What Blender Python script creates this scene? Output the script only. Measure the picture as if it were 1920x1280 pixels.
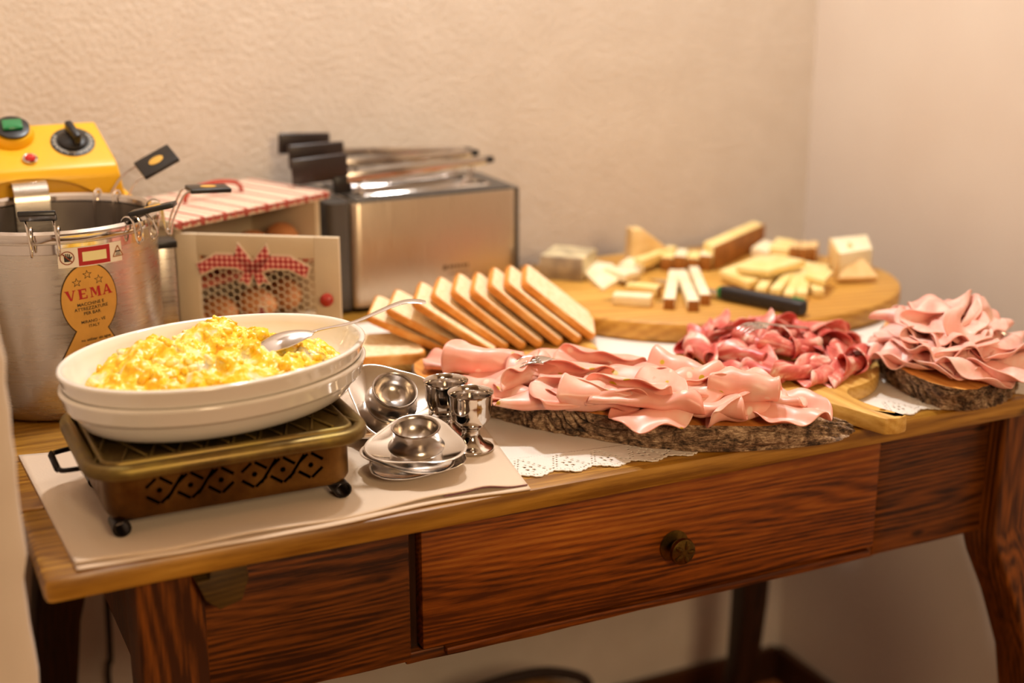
import bpy, bmesh, math, random
import numpy as np
from mathutils import Vector, Matrix, noise, Euler
PI = math.pi
for o in list(bpy.data.objects): bpy.data.objects.remove(o)
S = bpy.context.scene
col = S.collection

# ------------------------------------------------------------------ frame of reference
# x runs along the table's front edge, y goes back to the wall, z is up; the table's front left top corner is (0, 0, ZT)
ZT = 0.86
CAM = (-0.110, -1.111, ZT + 0.52)
PITCH, YAW, FPX = math.radians(16.8), math.radians(25.5), 2667.0

# ------------------------------------------------------------------ camera
cd = bpy.data.cameras.new('camera'); cam = bpy.data.objects.new('camera', cd); col.objects.link(cam)
cam.location = CAM; cam.rotation_euler = (PI / 2 - PITCH, 0, -YAW)
cd.sensor_width = 36; cd.lens = 50; cd.clip_start = 0.05
cd.dof.use_dof = True; cd.dof.focus_distance = 1.41; cd.dof.aperture_fstop = 2.25; cd.dof.aperture_blades = 9
S.camera = cam

# ------------------------------------------------------------------ world, lights, exposure
w = bpy.data.worlds.new('room_air'); S.world = w; w.use_nodes = True
w.node_tree.nodes['Background'].inputs[0].default_value = (1, .72, .45, 1)
w.node_tree.nodes['Background'].inputs[1].default_value = 0.03
def area(name, loc, power, size, colr, target=None):
    l = bpy.data.lights.new(name, 'AREA'); l.shape = 'DISK'; l.size = size; l.energy = power; l.color = colr
    o = bpy.data.objects.new(name, l); col.objects.link(o); o.location = loc
    if target: o.rotation_euler = (Vector(target) - Vector(loc)).to_track_quat('-Z', 'Y').to_euler()
    return o
WARM = (1.0, 1.0, .99)
area('ceiling_spot', (0.62, 0.50, 2.45), 8.6, .12, (1.0, 1.0, 1.0), (.62, .42, ZT))
area('ceiling_spot', (1.02, 0.42, 2.50), 2.8, .12, WARM, (1.10, .40, ZT))
area('ceiling_spot', (-0.05, 0.42, 2.50), 2.0, .12, WARM, (.1, .35, ZT))
area('fill_lamp', (.3, -1.9, 1.75), 10.5, .5, (1.0, .72, .42), (.5, .2, .8))  # unseen warm fill added behind the camera to lift table front and napkin
S.view_settings.view_transform = 'Standard'; S.view_settings.look = 'None'
S.view_settings.gamma = 1; S.view_settings.use_curve_mapping = False
S.view_settings.exposure = 0.98

# ------------------------------------------------------------------ helpers: placing
def ray(px, py):
    x = (px - 960) / FPX; y = -(py - 640) / FPX
    rx, ry, rz = x, math.cos(PITCH) + y * math.sin(PITCH), -math.sin(PITCH) + y * math.cos(PITCH)
    c, s = math.cos(YAW), math.sin(YAW)
    return (rx * c + ry * s, -rx * s + ry * c, rz)
def at(px, py, h=0.0):          # where a sight line meets the level h above the table top
    r = ray(px, py); t = (h - 0.52) / r[2]
    return Vector((CAM[0] + r[0] * t, CAM[1] + r[1] * t, ZT + h))
def onv(px, py, v):             # where a sight line meets the upright plane y = v
    r = ray(px, py); t = (v - CAM[1]) / r[1]
    return Vector((CAM[0] + r[0] * t, v, CAM[2] + r[2] * t))

# ------------------------------------------------------------------ helpers: materials
def lin(c):
    if isinstance(c, str): c = [int(c[i:i + 2], 16) / 255 for i in (0, 2, 4)]
    return tuple((x / 12.92 if x <= .04045 else ((x + .055) / 1.055) ** 2.4) for x in c) + (1,)
class NT:
    def __init__(s, name):
        s.m = bpy.data.materials.new(name); s.m.use_nodes = True; s.t = s.m.node_tree
        s.b = s.t.nodes['Principled BSDF']
    def n(s, typ, **k):
        nd = s.t.nodes.new(typ)
        for a, v in k.items():
            if a.startswith('i_'):
                nd.inputs[a[2:].replace('_', ' ')].default_value = v
            else: setattr(nd, a, v)
        return nd
    def l(s, a, b): s.t.links.new(a, b)
    def ramp(s, fac, stops, interp='LINEAR'):
        r = s.n('ShaderNodeValToRGB'); r.color_ramp.interpolation = interp
        e = r.color_ramp.elements
        while len(e) < len(stops): e.new(.5)
        for el, (p, c) in zip(e, stops): el.position = p; el.color = c if not isinstance(c, str) else lin(c)
        s.l(fac, r.inputs[0]); return r.outputs[0]
    def coord(s, kind='Object', scale=(1, 1, 1), rot=(0, 0, 0)):
        tc = s.n('ShaderNodeTexCoord'); mp = s.n('ShaderNodeMapping')
        mp.inputs['Scale'].default_value = scale; mp.inputs['Rotation'].default_value = rot
        s.l(tc.outputs[kind], mp.inputs[0]); return mp.outputs[0]
    def noise(s, vec, scale, detail=4, rough=.5, dist=0):
        n = s.n('ShaderNodeTexNoise'); n.inputs['Scale'].default_value = scale; n.inputs['Detail'].default_value = detail
        n.inputs['Roughness'].default_value = rough; n.inputs['Distortion'].default_value = dist
        if vec is not None: s.l(vec, n.inputs['Vector'])
        return n.outputs['Fac']
    def bump(s, h, strength, dist):
        b = s.n('ShaderNodeBump'); b.inputs['Strength'].default_value = strength; b.inputs['Distance'].default_value = dist
        s.l(h, b.inputs['Height']); s.l(b.outputs[0], s.b.inputs['Normal'])
    def mix(s, fac, a, b, mode='MIX'):
        m = s.n('ShaderNodeMix', data_type='RGBA', blend_type=mode)
        for sock, v in ((m.inputs[0], fac), (m.inputs[6], a), (m.inputs[7], b)):
            if hasattr(v, 'links'): s.l(v, sock)
            else: sock.default_value = v if not isinstance(v, str) else lin(v)
        return m.outputs[2]
def mat(name, c, rough=.5, metal=0, spec=.5, sss=0, coat=0, var=0, varscale=30, bump=0, bscale=200, trans=0):
    k = NT(name); b = k.b
    b.inputs['Base Color'].default_value = lin(c); b.inputs['Roughness'].default_value = rough
    b.inputs['Metallic'].default_value = metal; b.inputs['Specular IOR Level'].default_value = spec
    if sss:
        b.inputs['Subsurface Weight'].default_value = sss; b.inputs['Subsurface Radius'].default_value = (1, .45, .25)
        b.inputs['Subsurface Scale'].default_value = .006
    if coat: b.inputs['Coat Weight'].default_value = coat
    if trans: b.inputs['Transmission Weight'].default_value = trans
    if var:
        f = k.noise(k.coord(), varscale)
        cc = lin(c); d = tuple(max(0, x * (1 - var)) for x in cc[:3]) + (1,); e = tuple(min(1, x * (1 + var)) for x in cc[:3]) + (1,)
        k.l(k.ramp(f, [(.3, d), (.7, e)]), b.inputs['Base Color'])
    if bump: k.bump(k.noise(k.coord(), bscale), bump, .001)
    return k.m
def wood(name, dark, mid, light, axis=0, scale=1.0, knots=True, rough=.45, seed=0, ring=1.0, spec=.4):
    k = NT(name)
    sc = [9 * scale] * 3; sc[axis] = 1.1 * scale
    v = k.coord('Object', sc, (0, 0, 0))
    add = k.n('ShaderNodeVectorMath', operation='ADD'); add.inputs[1].default_value = (seed * 3.1, seed * 1.7, seed * 2.3)
    k.l(v, add.inputs[0]); v = add.outputs[0]
    warp = k.noise(v, .9, 2, .5, .15)
    tcs = k.n('ShaderNodeTexCoord'); sps = k.n('ShaderNodeSeparateXYZ'); k.l(tcs.outputs['Object'], sps.inputs[0])
    oth = [i for i in (0, 1, 2) if i != axis]
    cs = k.n('ShaderNodeMath', operation='MULTIPLY_ADD'); cs.inputs[1].default_value = .7; k.l(sps.outputs[oth[0]], cs.inputs[0]); k.l(sps.outputs[oth[1]], cs.inputs[2])
    wf = k.n('ShaderNodeMath', operation='MULTIPLY'); wf.inputs[1].default_value = 75 * ring; k.l(warp, wf.inputs[0])
    wv = k.n('ShaderNodeMath', operation='MULTIPLY_ADD'); wv.inputs[1].default_value = 620 * scale; k.l(cs.outputs[0], wv.inputs[0]); k.l(wf.outputs[0], wv.inputs[2])
    sn = k.n('ShaderNodeMath', operation='SINE'); k.l(wv.outputs[0], sn.inputs[0])
    mr = k.n('ShaderNodeMapRange'); mr.inputs[1].default_value = -1; mr.inputs[2].default_value = 1; k.l(sn.outputs[0], mr.inputs[0])
    fs_ = [70 * scale] * 3; fs_[axis] = 4 * scale
    fine = k.noise(k.coord('Object', fs_), 2.2, 5, .7); broad = k.noise(v, 1.1, 3, .6)
    mx = k.n('ShaderNodeMath', operation='MULTIPLY_ADD'); mx.inputs[1].default_value = .085; k.l(mr.outputs[0], mx.inputs[0])
    f1 = k.n('ShaderNodeMath', operation='MULTIPLY'); f1.inputs[1].default_value = .42; k.l(fine, f1.inputs[0])
    f2 = k.n('ShaderNodeMath', operation='MULTIPLY_ADD'); f2.inputs[1].default_value = .38; k.l(broad, f2.inputs[0]); k.l(f1.outputs[0], f2.inputs[2]); k.l(f2.outputs[0], mx.inputs[2])
    c = k.ramp(mx.outputs[0], [(.36, dark), (.48, mid), (.62, light)])
    patch = k.noise(k.coord('Object', (3, 3, 3)), 1.5, 3)
    c = k.mix(k.ramp(patch, [(.35, (0, 0, 0, 1)), (.75, (.55, .55, .55, 1))]), c, dark)
    if knots:
        vo = k.n('ShaderNodeTexVoronoi'); vs = [11 * scale] * 3; vs[axis] = 4.5 * scale
        k.l(k.coord('Object', vs), vo.inputs['Vector']); vo.inputs['Scale'].default_value = 1.6
        c = k.mix(k.ramp(vo.outputs['Distance'], [(.05, (.85, .85, .85, 1)), (.13, (0, 0, 0, 1))]), c, tuple(x * .35 for x in lin(dark)[:3]) + (1,))
    k.l(c, k.b.inputs['Base Color']); k.b.inputs['Roughness'].default_value = rough; k.b.inputs['Specular IOR Level'].default_value = spec
    k.bump(mx.outputs[0], .35, .0012)
    return k.m
def steel(name, c='c9c4bc', rough=.16, brush=None, bs=.25, dirt=.25):
    k = NT(name); k.b.inputs['Metallic'].default_value = 1; k.b.inputs['Base Color'].default_value = lin(c)
    if brush:
        f = k.noise(k.coord('Object', brush), 30, 4, .6)
        k.l(k.ramp(f, [(.2, (rough * .75,) * 3 + (1,)), (.8, (min(1, rough * 1.35),) * 3 + (1,))]), k.b.inputs['Roughness'])
        k.bump(f, bs, .0004)
    else:
        f = k.noise(k.coord(), 40, 4, .6)
        k.l(k.ramp(f, [(.3, (rough,) * 3 + (1,)), (.8, (rough * (1 + dirt * 2),) * 3 + (1,))]), k.b.inputs['Roughness'])
    return k.m

# ------------------------------------------------------------------ helpers: meshes
class MB:
    def __init__(s): s.v = []; s.f = []; s.uv = None
    def add(s, vf, M=None):
        v, f = vf; n = len(s.v)
        if M is not None: v = [M @ Vector(p) for p in v]
        s.v += [tuple(p) for p in v]; s.f += [tuple(i + n for i in q) for q in f]; return s
    def build(s, name, m, parent=None, smooth=True, loc=None, auto=40): return ob(name, (s.v, s.f), m, parent, smooth, loc, auto)
def ob(name, vf, m, parent=None, smooth=True, loc=None, auto=40, uv=None):
    me = bpy.data.meshes.new(name); me.from_pydata([tuple(p) for p in vf[0]], [], [tuple(q) for q in vf[1]])
    me.update()
    if uv is not None:
        ul = me.uv_layers.new(name='UVMap')
        for lp in me.loops: ul.data[lp.index].uv = uv[lp.vertex_index]
    for mm in (m if isinstance(m, (list, tuple)) else [m]): me.materials.append(mm)
    if smooth:
        me.polygons.foreach_set('use_smooth', [True] * len(me.polygons))
        if auto: me.set_sharp_from_angle(angle=math.radians(auto))
    o = bpy.data.objects.new(name, me); col.objects.link(o)
    if loc is not None: o.location = loc
    if parent: o.parent = parent
    return o
def tag(o, label=None, cat=None, group=None, kind=None):
    if label: o['label'] = label
    if cat: o['category'] = cat
    if group: o['group'] = group
    if kind: o['kind'] = kind
    return o
def thing(name, label, cat, loc=(0, 0, ZT), rot=(0, 0, 0), group=None):
    o = bpy.data.objects.new(name, None); col.objects.link(o); o.location = loc
    o.rotation_euler = rot if isinstance(rot, (tuple, Euler)) else (0, 0, rot); o.empty_display_size = .03
    return tag(o, label, cat, group)
def bmout(bm):
    bm.verts.ensure_lookup_table(); bm.verts.index_update()
    r = ([v.co.copy() for v in bm.verts], [[v.index for v in f.verts] for f in bm.faces]); bm.free(); return r
def box(x0, x1, y0, y1, z0, z1, bev=0.0, seg=2):
    bm = bmesh.new(); bmesh.ops.create_cube(bm, size=1)
    for v in bm.verts:
        v.co = Vector((x0 + (v.co.x + .5) * (x1 - x0), y0 + (v.co.y + .5) * (y1 - y0), z0 + (v.co.z + .5) * (z1 - z0)))
    if bev: bmesh.ops.bevel(bm, geom=list(bm.edges), offset=bev, segments=seg, profile=.5, affect='EDGES')
    return bmout(bm)
def sbox(x0, x1, y0, y1, z0, z1, amp, step=.03, bev=.004, seed=0, fq=9):   # a worn plank: subdivided box with uneven faces
    nx = max(2, int((x1 - x0) / step)); bm = bmesh.new(); bmesh.ops.create_cube(bm, size=1)
    for v in bm.verts:
        v.co = Vector((x0 + (v.co.x + .5) * (x1 - x0), y0 + (v.co.y + .5) * (y1 - y0), z0 + (v.co.z + .5) * (z1 - z0)))
    bmesh.ops.bevel(bm, geom=list(bm.edges), offset=bev, segments=2, profile=.5, affect='EDGES')
    for i in range(1, nx):
        xx = x0 + (x1 - x0) * i / nx
        bmesh.ops.bisect_plane(bm, geom=list(bm.verts) + list(bm.edges) + list(bm.faces), plane_co=(xx, 0, 0), plane_no=(1, 0, 0))
    for v in bm.verts:
        d = noise.noise_vector(Vector((v.co.x * fq, v.co.y * fq * 1.5, v.co.z * fq)) + Vector((seed, 0, 0)))
        v.co += Vector((0, d.y, d.z * .7)) * amp
    return bmout(bm)
def lathe(prof, seg=48, a=1, b=1, cap0=True, cap1=False, wob=None):
    v = []; f = []
    for (r, z) in prof:
        for i in range(seg):
            t = 2 * PI * i / seg; k = wob(t) if wob else 1
            v.append((r * a * k * math.cos(t), r * b * k * math.sin(t), z))
    n = len(prof)
    for j in range(n - 1):
        for i in range(seg):
            i2 = (i + 1) % seg
            f.append((j * seg + i, j * seg + i2, (j + 1) * seg + i2, (j + 1) * seg + i))
    if cap0: f.append(tuple(range(seg))[::-1])
    if cap1: f.append(tuple((n - 1) * seg + i for i in range(seg)))
    return v, f
def loft(rings, cap=True, closed=True):
    v = []; f = []; n = len(rings[0])
    for r in rings: v += [tuple(p) for p in r]
    for j in range(len(rings) - 1):
        for i in range(n if closed else n - 1):
            i2 = (i + 1) % n
            f.append((j * n + i, j * n + i2, (j + 1) * n + i2, (j + 1) * n + i))
    if cap: f.append(tuple(range(n))[::-1]); f.append(tuple((len(rings) - 1) * n + i for i in range(n)))
    return v, f
def tube(pts, r, seg=8, sm=0, closed=False):
    pts = [Vector(p) for p in pts]
    if sm:
        out = []; n = len(pts)
        for i in range(n - 1 if not closed else n):
            p0 = pts[(i - 1) % n] if (i > 0 or closed) else pts[0]; p1 = pts[i]; p2 = pts[(i + 1) % n]
            p3 = pts[(i + 2) % n] if (i + 2 < n or closed) else pts[-1]
            for k in range(sm):
                t = k / sm
                out.append(.5 * ((2 * p1) + (p2 - p0) * t + (2 * p0 - 5 * p1 + 4 * p2 - p3) * t * t + (3 * p1 - p0 - 3 * p2 + p3) * t ** 3))
        if not closed: out.append(pts[-1])
        pts = out
    n = len(pts); rings = []; prev = None
    rr = r if callable(r) else (lambda t: r)
    for i, p in enumerate(pts):
        if closed: d = pts[(i + 1) % n] - pts[i - 1]
        else: d = pts[min(i + 1, n - 1)] - pts[max(i - 1, 0)]
        d.normalize()
        if prev is None: nn = d.orthogonal().normalized()
        else: nn = (prev - d * prev.dot(d)).normalized()
        prev = nn; bb = d.cross(nn); q = rr(i / max(1, n - 1))
        rx, ry = q if isinstance(q, tuple) else (q, q)
        rings.append([p + nn * math.cos(2 * PI * k / seg) * rx + bb * math.sin(2 * PI * k / seg) * ry for k in range(seg)])
    if closed: rings.append(rings[0])
    return loft(rings, cap=not closed)
def prism(poly, z0, z1, bev=0, seg=2):
    bm = bmesh.new(); vs = [bm.verts.new((p[0], p[1], z0)) for p in poly]; f = bm.faces.new(vs)
    r = bmesh.ops.extrude_face_region(bm, geom=[f])
    for g in r['geom']:
        if isinstance(g, bmesh.types.BMVert): g.co.z = z1
    bmesh.ops.recalc_face_normals(bm, faces=bm.faces)
    if bev:
        ed = [e for e in bm.edges if abs(e.verts[0].co.z - e.verts[1].co.z) < 1e-6]
        bmesh.ops.bevel(bm, geom=ed, offset=bev, segments=seg, profile=.5, affect='EDGES')
    return bmout(bm)
def rrect(x0, x1, y0, y1, r, n=6):
    p = []
    for cx, cy, a0 in ((x1 - r, y1 - r, 0), (x0 + r, y1 - r, PI / 2), (x0 + r, y0 + r, PI), (x1 - r, y0 + r, 1.5 * PI)):
        for i in range(n + 1):
            a = a0 + PI / 2 * i / n; p.append((cx + r * math.cos(a), cy + r * math.sin(a)))
    return p
def ring3(poly, z): return [(p[0], p[1], z) for p in poly]
def clean(o):
    bm = bmesh.new(); bm.from_mesh(o.data); bmesh.ops.recalc_face_normals(bm, faces=bm.faces); bm.to_mesh(o.data); bm.free(); return o
TM = Matrix.Translation
def RZ(a): return Matrix.Rotation(a, 4, 'Z')
def RX(a): return Matrix.Rotation(a, 4, 'X')
def RY(a): return Matrix.Rotation(a, 4, 'Y')
def text_mesh(s, size, ext=0.0002, bold=False, space=1.0):
    c = bpy.data.curves.new('lettering', 'FONT'); c.body = s; c.size = size; c.extrude = ext; c.align_x = 'CENTER'; c.align_y = 'CENTER'
    c.space_character = space
    c.offset = size * (.011 if bold else .006)
    c.resolution_u = 3
    o = bpy.data.objects.new('lettering', c); col.objects.link(o)
    me = bpy.data.meshes.new_from_object(o.evaluated_get(bpy.context.evaluated_depsgraph_get()))
    r = ([v.co.copy() for v in me.vertices], [tuple(p.vertices) for p in me.polygons])
    bpy.data.objects.remove(o); bpy.data.meshes.remove(me); return r

# ------------------------------------------------------------------ shared materials
def plaster(name, c1, c2, st, sc, dist=.004):
    k = NT(name); v = k.coord()
    n1 = k.noise(v, sc, 4, .5); n2 = k.noise(v, sc * .12, 2, .5)
    k.l(k.ramp(n2, [(.3, c1), (.7, c2)]), k.b.inputs['Base Color']); k.b.inputs['Roughness'].default_value = .85
    k.bump(n1, st, dist); return k.m
M_WALLB = plaster('rough_cream_plaster', 'd6c8b8', 'dccfc0', .6, 130, .0030)
M_WALLR = plaster('smooth_cream_paint', 'd8c7b6', 'dccdbd', .1, 40, .002)
M_FLOOR = plaster('brown_floor_tiles', '8a4c1c', '9a5a26', .1, 20)
M_CEIL = plaster('white_ceiling_paint', 'dccfba', 'e2d6c2', .05, 20)
M_BASEB = wood('baseboard_wood', '2c1608', '45240e', '5c3416', 0, 1)
M_TOP = wood('honey_pine_top', '7c5016', 'b4822e', 'd2a24a', 0, 1.0, True, .33, 0, 1, .5)
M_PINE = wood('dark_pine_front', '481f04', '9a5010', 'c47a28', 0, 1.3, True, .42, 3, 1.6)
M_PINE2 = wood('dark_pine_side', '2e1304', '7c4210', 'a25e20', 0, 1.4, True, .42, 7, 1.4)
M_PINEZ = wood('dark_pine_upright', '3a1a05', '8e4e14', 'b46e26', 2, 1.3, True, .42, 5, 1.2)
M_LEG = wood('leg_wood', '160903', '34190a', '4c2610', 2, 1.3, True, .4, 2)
M_BLACK = mat('black_plastic', '15110f', .35)
M_CHROME = steel('polished_steel', 'd2cbc4', .09)
M_WIRE = steel('chromed_wire', 'd8d0c8', .13)
# ================================================================== THE SETTING
WY, WX, PX = 0.83, 1.37, -0.016
def struct(name, vf, m, parent=None, **k):
    o = ob(name, vf, m, parent, smooth=False, **k); o['kind'] = 'structure'; return o
struct('floor', box(-2.6, WX + .1, -3.2, WY + .1, -.05, 0), M_FLOOR)
struct('ceiling', box(-2.6, WX + .1, -3.2, WY + .1, 2.6, 2.65), M_CEIL)
struct('wall_back', box(-2.6, WX + .1, WY, WY + .1, 0, 2.6), M_WALLB)
struct('wall_right', box(WX, WX + .1, -3.2, WY, 0, 2.6), M_WALLR)
struct('wall_front', box(-2.6, WX + .1, -3.3, -3.2, 0, 2.6), M_WALLR)
struct('wall_far_left', box(-2.7, -2.6, -3.3, WY + .1, 0, 2.6), M_WALLR)
# rough wall stub left of the table: its front corner runs a little wavy
ring = []
for i in range(131):
    z = 2.6 * i / 130
    d = .0045 * noise.noise(Vector((0, 0, z * 17))) + .0035 * noise.noise(Vector((3, 0, z * 45)))
    e = .003 * noise.noise(Vector((7, 0, z * 25)))
    x, y = PX + d, -.045 + e
    ring.append([(-.55, y, z), (x - .02, y, z), (x - .008, y + .0015, z), (x - .002, y + .006, z), (x, y + .016, z), (PX, WY, z), (-.55, WY, z)])
o = ob('wall_left', loft(ring), M_WALLR, None, True, auto=30); o['kind'] = 'structure'
struct('baseboard_back', box(PX, WX - .012, WY - .014, WY, 0, .07, .003), M_BASEB)
struct('baseboard_right', box(WX - .014, WX, -3.2, WY - .012, 0, .07, .003), M_BASEB)

# ================================================================== THE TABLE
tb = thing('wooden_table', 'old honey-brown pine side table with one drawer, carrying the whole buffet', 'table', (0, 0, ZT))
TR = 1.185
seams = [0, .157, .287, .42, .55, .68, .80]
for i in range(6):
    y0, y1 = seams[i], seams[i + 1]
    M_P = M_TOP if i % 2 == 0 else wood('honey_pine_top_%d' % i, '764a14', 'ab7828', 'ca9842', 0, 1.0, True, .33, i * 2, 1, .5)
    ob('plank', sbox(.0 if i else -.002, TR, y0 + .0006, y1 - .0006, -.0235, 0, .0011, .03, .006 if i == 0 else .0022, i * 5), M_P, tb)
AY = .055
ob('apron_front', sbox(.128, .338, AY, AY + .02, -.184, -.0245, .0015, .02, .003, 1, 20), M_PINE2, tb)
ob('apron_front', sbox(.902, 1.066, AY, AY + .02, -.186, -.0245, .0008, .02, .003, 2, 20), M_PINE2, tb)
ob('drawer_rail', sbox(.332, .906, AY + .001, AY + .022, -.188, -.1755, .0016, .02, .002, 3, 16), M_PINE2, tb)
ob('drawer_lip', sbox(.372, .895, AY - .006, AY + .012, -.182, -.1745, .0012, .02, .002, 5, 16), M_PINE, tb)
dr = ob('drawer', sbox(.348, .9, AY - .004, AY + .018, -.172, -.028, .0007, .02, .0022, 4, 20), M_PINE, tb)
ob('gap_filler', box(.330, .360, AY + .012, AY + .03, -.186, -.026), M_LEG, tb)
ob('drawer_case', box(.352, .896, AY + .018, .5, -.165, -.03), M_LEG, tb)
kn = MB(); kn.add(lathe([(.0, -.001), (.016, -.001), (.017, .002), (.006, .004), (.005, .011), (.0125, .013), (.0148, .017), (.014, .0205), (.009, .0225), (.004, .0228), (0, .0228)], 32, cap0=False))
for i in range(5):
    a = i * 2 * PI / 5
    kn.add(lathe([(.0026, 0), (.0034, .0006), (.0026, .0018), (.0, .0022)], 10, 1.5, .8), TM((.0078 * math.cos(a), .0078 * math.sin(a), .0218)) @ RZ(a))
k_o = kn.build('knob', mat('aged_brass', '6b5428', .35, 1, var=.35, varscale=160), dr)
k_o.matrix_local = TM((.632, AY - .004, -.116)) @ RX(PI / 2)
tag(k_o, 'round aged brass knob with embossed flower')
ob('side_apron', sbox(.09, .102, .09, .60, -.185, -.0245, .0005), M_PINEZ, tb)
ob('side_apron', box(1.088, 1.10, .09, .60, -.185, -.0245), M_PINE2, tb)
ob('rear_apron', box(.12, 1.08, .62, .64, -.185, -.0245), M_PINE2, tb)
def leg(cx, cy, ox, oy, m):
    path = [(-.0245, 0, .030), (-.10, 0, .030), (-.178, 0, .030), (-.19, .002, .031), (-.22, .010, .033), (-.27, .024, .0315), (-.34, .037, .028), (-.44, .045, .0245), (-.55, .045, .022),
            (-.66, .037, .0195), (-.76, .022, .018), (-.82, .020, .019), (-.845, .026, .024), (-.859, .028, .023)]
    rings = []
    for z, d, w_ in path:
        r = rrect(-w_, w_, -w_, w_, w_ * .16, 3)
        rings.append([(cx + ox * d + p[0], cy + oy * d + p[1], z) for p in r])
    return ob('leg', loft(rings), m, tb, auto=45)
leg(.105, .06, -1, -1, M_PINEZ); leg(1.092, .06, 1, -1, M_PINEZ)
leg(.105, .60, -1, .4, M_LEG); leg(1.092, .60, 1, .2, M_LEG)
# carved catch under the top at the left leg
lat = prism([(-.024, -.006), (-.012, -.006), (-.010, .003), (.021, .004), (.023, -.010), (.016, -.026), (-.004, -.030), (-.016, -.022)], 0, .022, .002)
lo = ob('latch_block', ([(p[0], -p[2], p[1]) for p in lat[0]], lat[1]), wood('olive_brown_wood', '33240c', '5a4218', '785a24', 0, 1.5, False, .5, 4), tb); lo.location = (.148, .036, -.0265); lo.scale = (1, 1, 1.3); clean(lo)
tag(lo, 'carved wooden catch under the top beside the left leg')

# cable hanging down behind the table
p = [onv(205, 1190, .80), onv(203, 1240, .80), onv(206, 1290, .80)]
tag(ob('power_cable', tube([(p[0].x + .01, .8, ZT - .03), p[0], p[1], p[2], (p[2].x + .02, .8, .2), (p[2].x + .12, .78, .012), (p[2].x + .3, .76, .006)], .0045, 8, 6), M_BLACK),
    'black power cable hanging down the back wall behind the left table leg', 'cable')
# things stored low under the table by the wall
cr = thing('wicker_basket', 'small tan wicker basket with a dark handle on the floor under the table', 'basket', (.72, .62, 0))
pr = [(.105, 0), (.115, .003), (.128, .10), (.135, .20), (.137, .206), (.131, .206), (.124, .10), (.11, .008)]
ob('basket_body', lathe(pr, 40, 1, .7, True, True, wob=lambda t: 1 + .012 * math.sin(t * 20)), mat('wicker', '8a6434', .7, var=.4, varscale=90, bump=.6, bscale=300), cr)
ob('handle', tube([(-.13, 0, .2), (-.12, 0, .235), (-.06, 0, .262), (0, 0, .268), (.06, 0, .262), (.12, 0, .235), (.13, 0, .2)], .009, 8, 4), mat('dark_wicker', '2a180c', .7), cr)

# ================================================================== TABLE LINEN
M_NAP = NT('taupe_cotton')
_f = M_NAP.noise(M_NAP.coord('Object', (1, 1, 1)), 420, 2); M_NAP.b.inputs['Base Color'].default_value = lin('dac2a8'); M_NAP.b.inputs['Roughness'].default_value = .9
M_NAP.bump(_f, .35, .0006); M_NAP.b.inputs['Sheen Weight'].default_value = .25; M_NAP = M_NAP.m
M_NAPD = mat('maroon_hem', '6d3a3c', .9)
def napkin():
    N, K = 90, 40
    BL, FL, FR, BR = Vector((.016, .292)), Vector((.026, .003)), Vector((.440, .004)), Vector((.475, .20))
    root = thing('folded_napkin', 'taupe cotton napkin folded double beneath the brazier and steel egg cups', 'napkin', (0, 0, ZT))
    for layer in range(2):
        mb = MB(); vs = []; fs = []
        for j in range(K + 1):
            t = j / K
            for i in range(N + 1):
                s = i / N
                a = FL.lerp(FR, s); b = BL.lerp(BR, s); p = a.lerp(b, t)
                p.y += .0035 * math.sin(s * 9 + 1) * (1 - t) + (.004 if layer == 0 else 0) * (1 - t) * -1 + .003
                if layer: p.y += .0035 * (1 - t)
                front = max(0, 1 - t / .10)
                z = .0009 + layer * .0016 + front * (.0015 + .0022 * layer) * (.5 + .5 * math.sin(s * 15 + 2.2))
                z += front * layer * .0035 * math.exp(-((s - .9) / .045) ** 2)
                z += .0006 * noise.noise(Vector((p.x * 25, p.y * 25, layer)))*front
                vs.append((p.x, p.y, max(z, .0008 + layer * .0014)))
        for j in range(K):
            for i in range(N):
                q = j * (N + 1) + i; fs.append((q, q + 1, q + N + 2, q + N + 1))
        o = ob('cloth_layer', (vs, fs), M_NAP, root)
        m = o.modifiers.new('thickness', 'SOLIDIFY'); m.thickness = .0012; m.offset = -1
        # stitched hem line
    hv = []
    for i in range(41):
        s = i / 40; s2 = .80 + .2 * s
        a = FL.lerp(FR, s2); z = .0046 + .0035 * math.exp(-((s2 - .9) / .045) ** 2) + .0022 * (.5 + .5 * math.sin(s2 * 15 + 2.2)) - .003
        hv.append((a.x, a.y + .0035 * math.sin(s2 * 9 + 1) + .0062, max(z, .0022)))
    ob('hem', tube(hv, .0007, 6), M_NAPD, root)
napkin()

# white linen cloth with a crocheted lace border
M_LIN = NT('white_linen')
_f = M_LIN.noise(M_LIN.coord('Object', (1, 1, 1)), 500, 2); M_LIN.b.inputs['Base Color'].default_value = lin('e9e0d4'); M_LIN.b.inputs['Roughness'].default_value = .9
_g = M_LIN.noise(M_LIN.coord('Object', (6, 60, 1)), 3, 3)
M_LIN.bump(_f, .5, .0005); M_LIN = M_LIN.m
cl = thing('lace_tablecloth', 'white linen runner with crocheted lace edge lying under the boards', 'tablecloth', (0, 0, ZT))
def edge_y(x): return .008 + .10 * max(0, .60 - x) + .02 * max(0, .54 - x)
X0, X1, HEM, PER = .40, 1.178, .052, .0402
vs = []; fs = []; NX, NY = 130, 16
for j in range(NY + 1):
    for i in range(NX + 1):
        x = X0 + (X1 - X0) * i / NX; y0 = edge_y(x) + HEM; y1 = .60
        y = y0 + (y1 - y0) * j / NY
        vs.append((x, y, .0012 + .0005 * noise.noise(Vector((x * 30, y * 30, 0)))))
for j in range(NY):
    for i in range(NX):
        q = j * (NX + 1) + i; fs.append((q, q + 1, q + NX + 2, q + NX + 1))
ob('linen', (vs, fs), M_LIN, cl)
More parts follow.
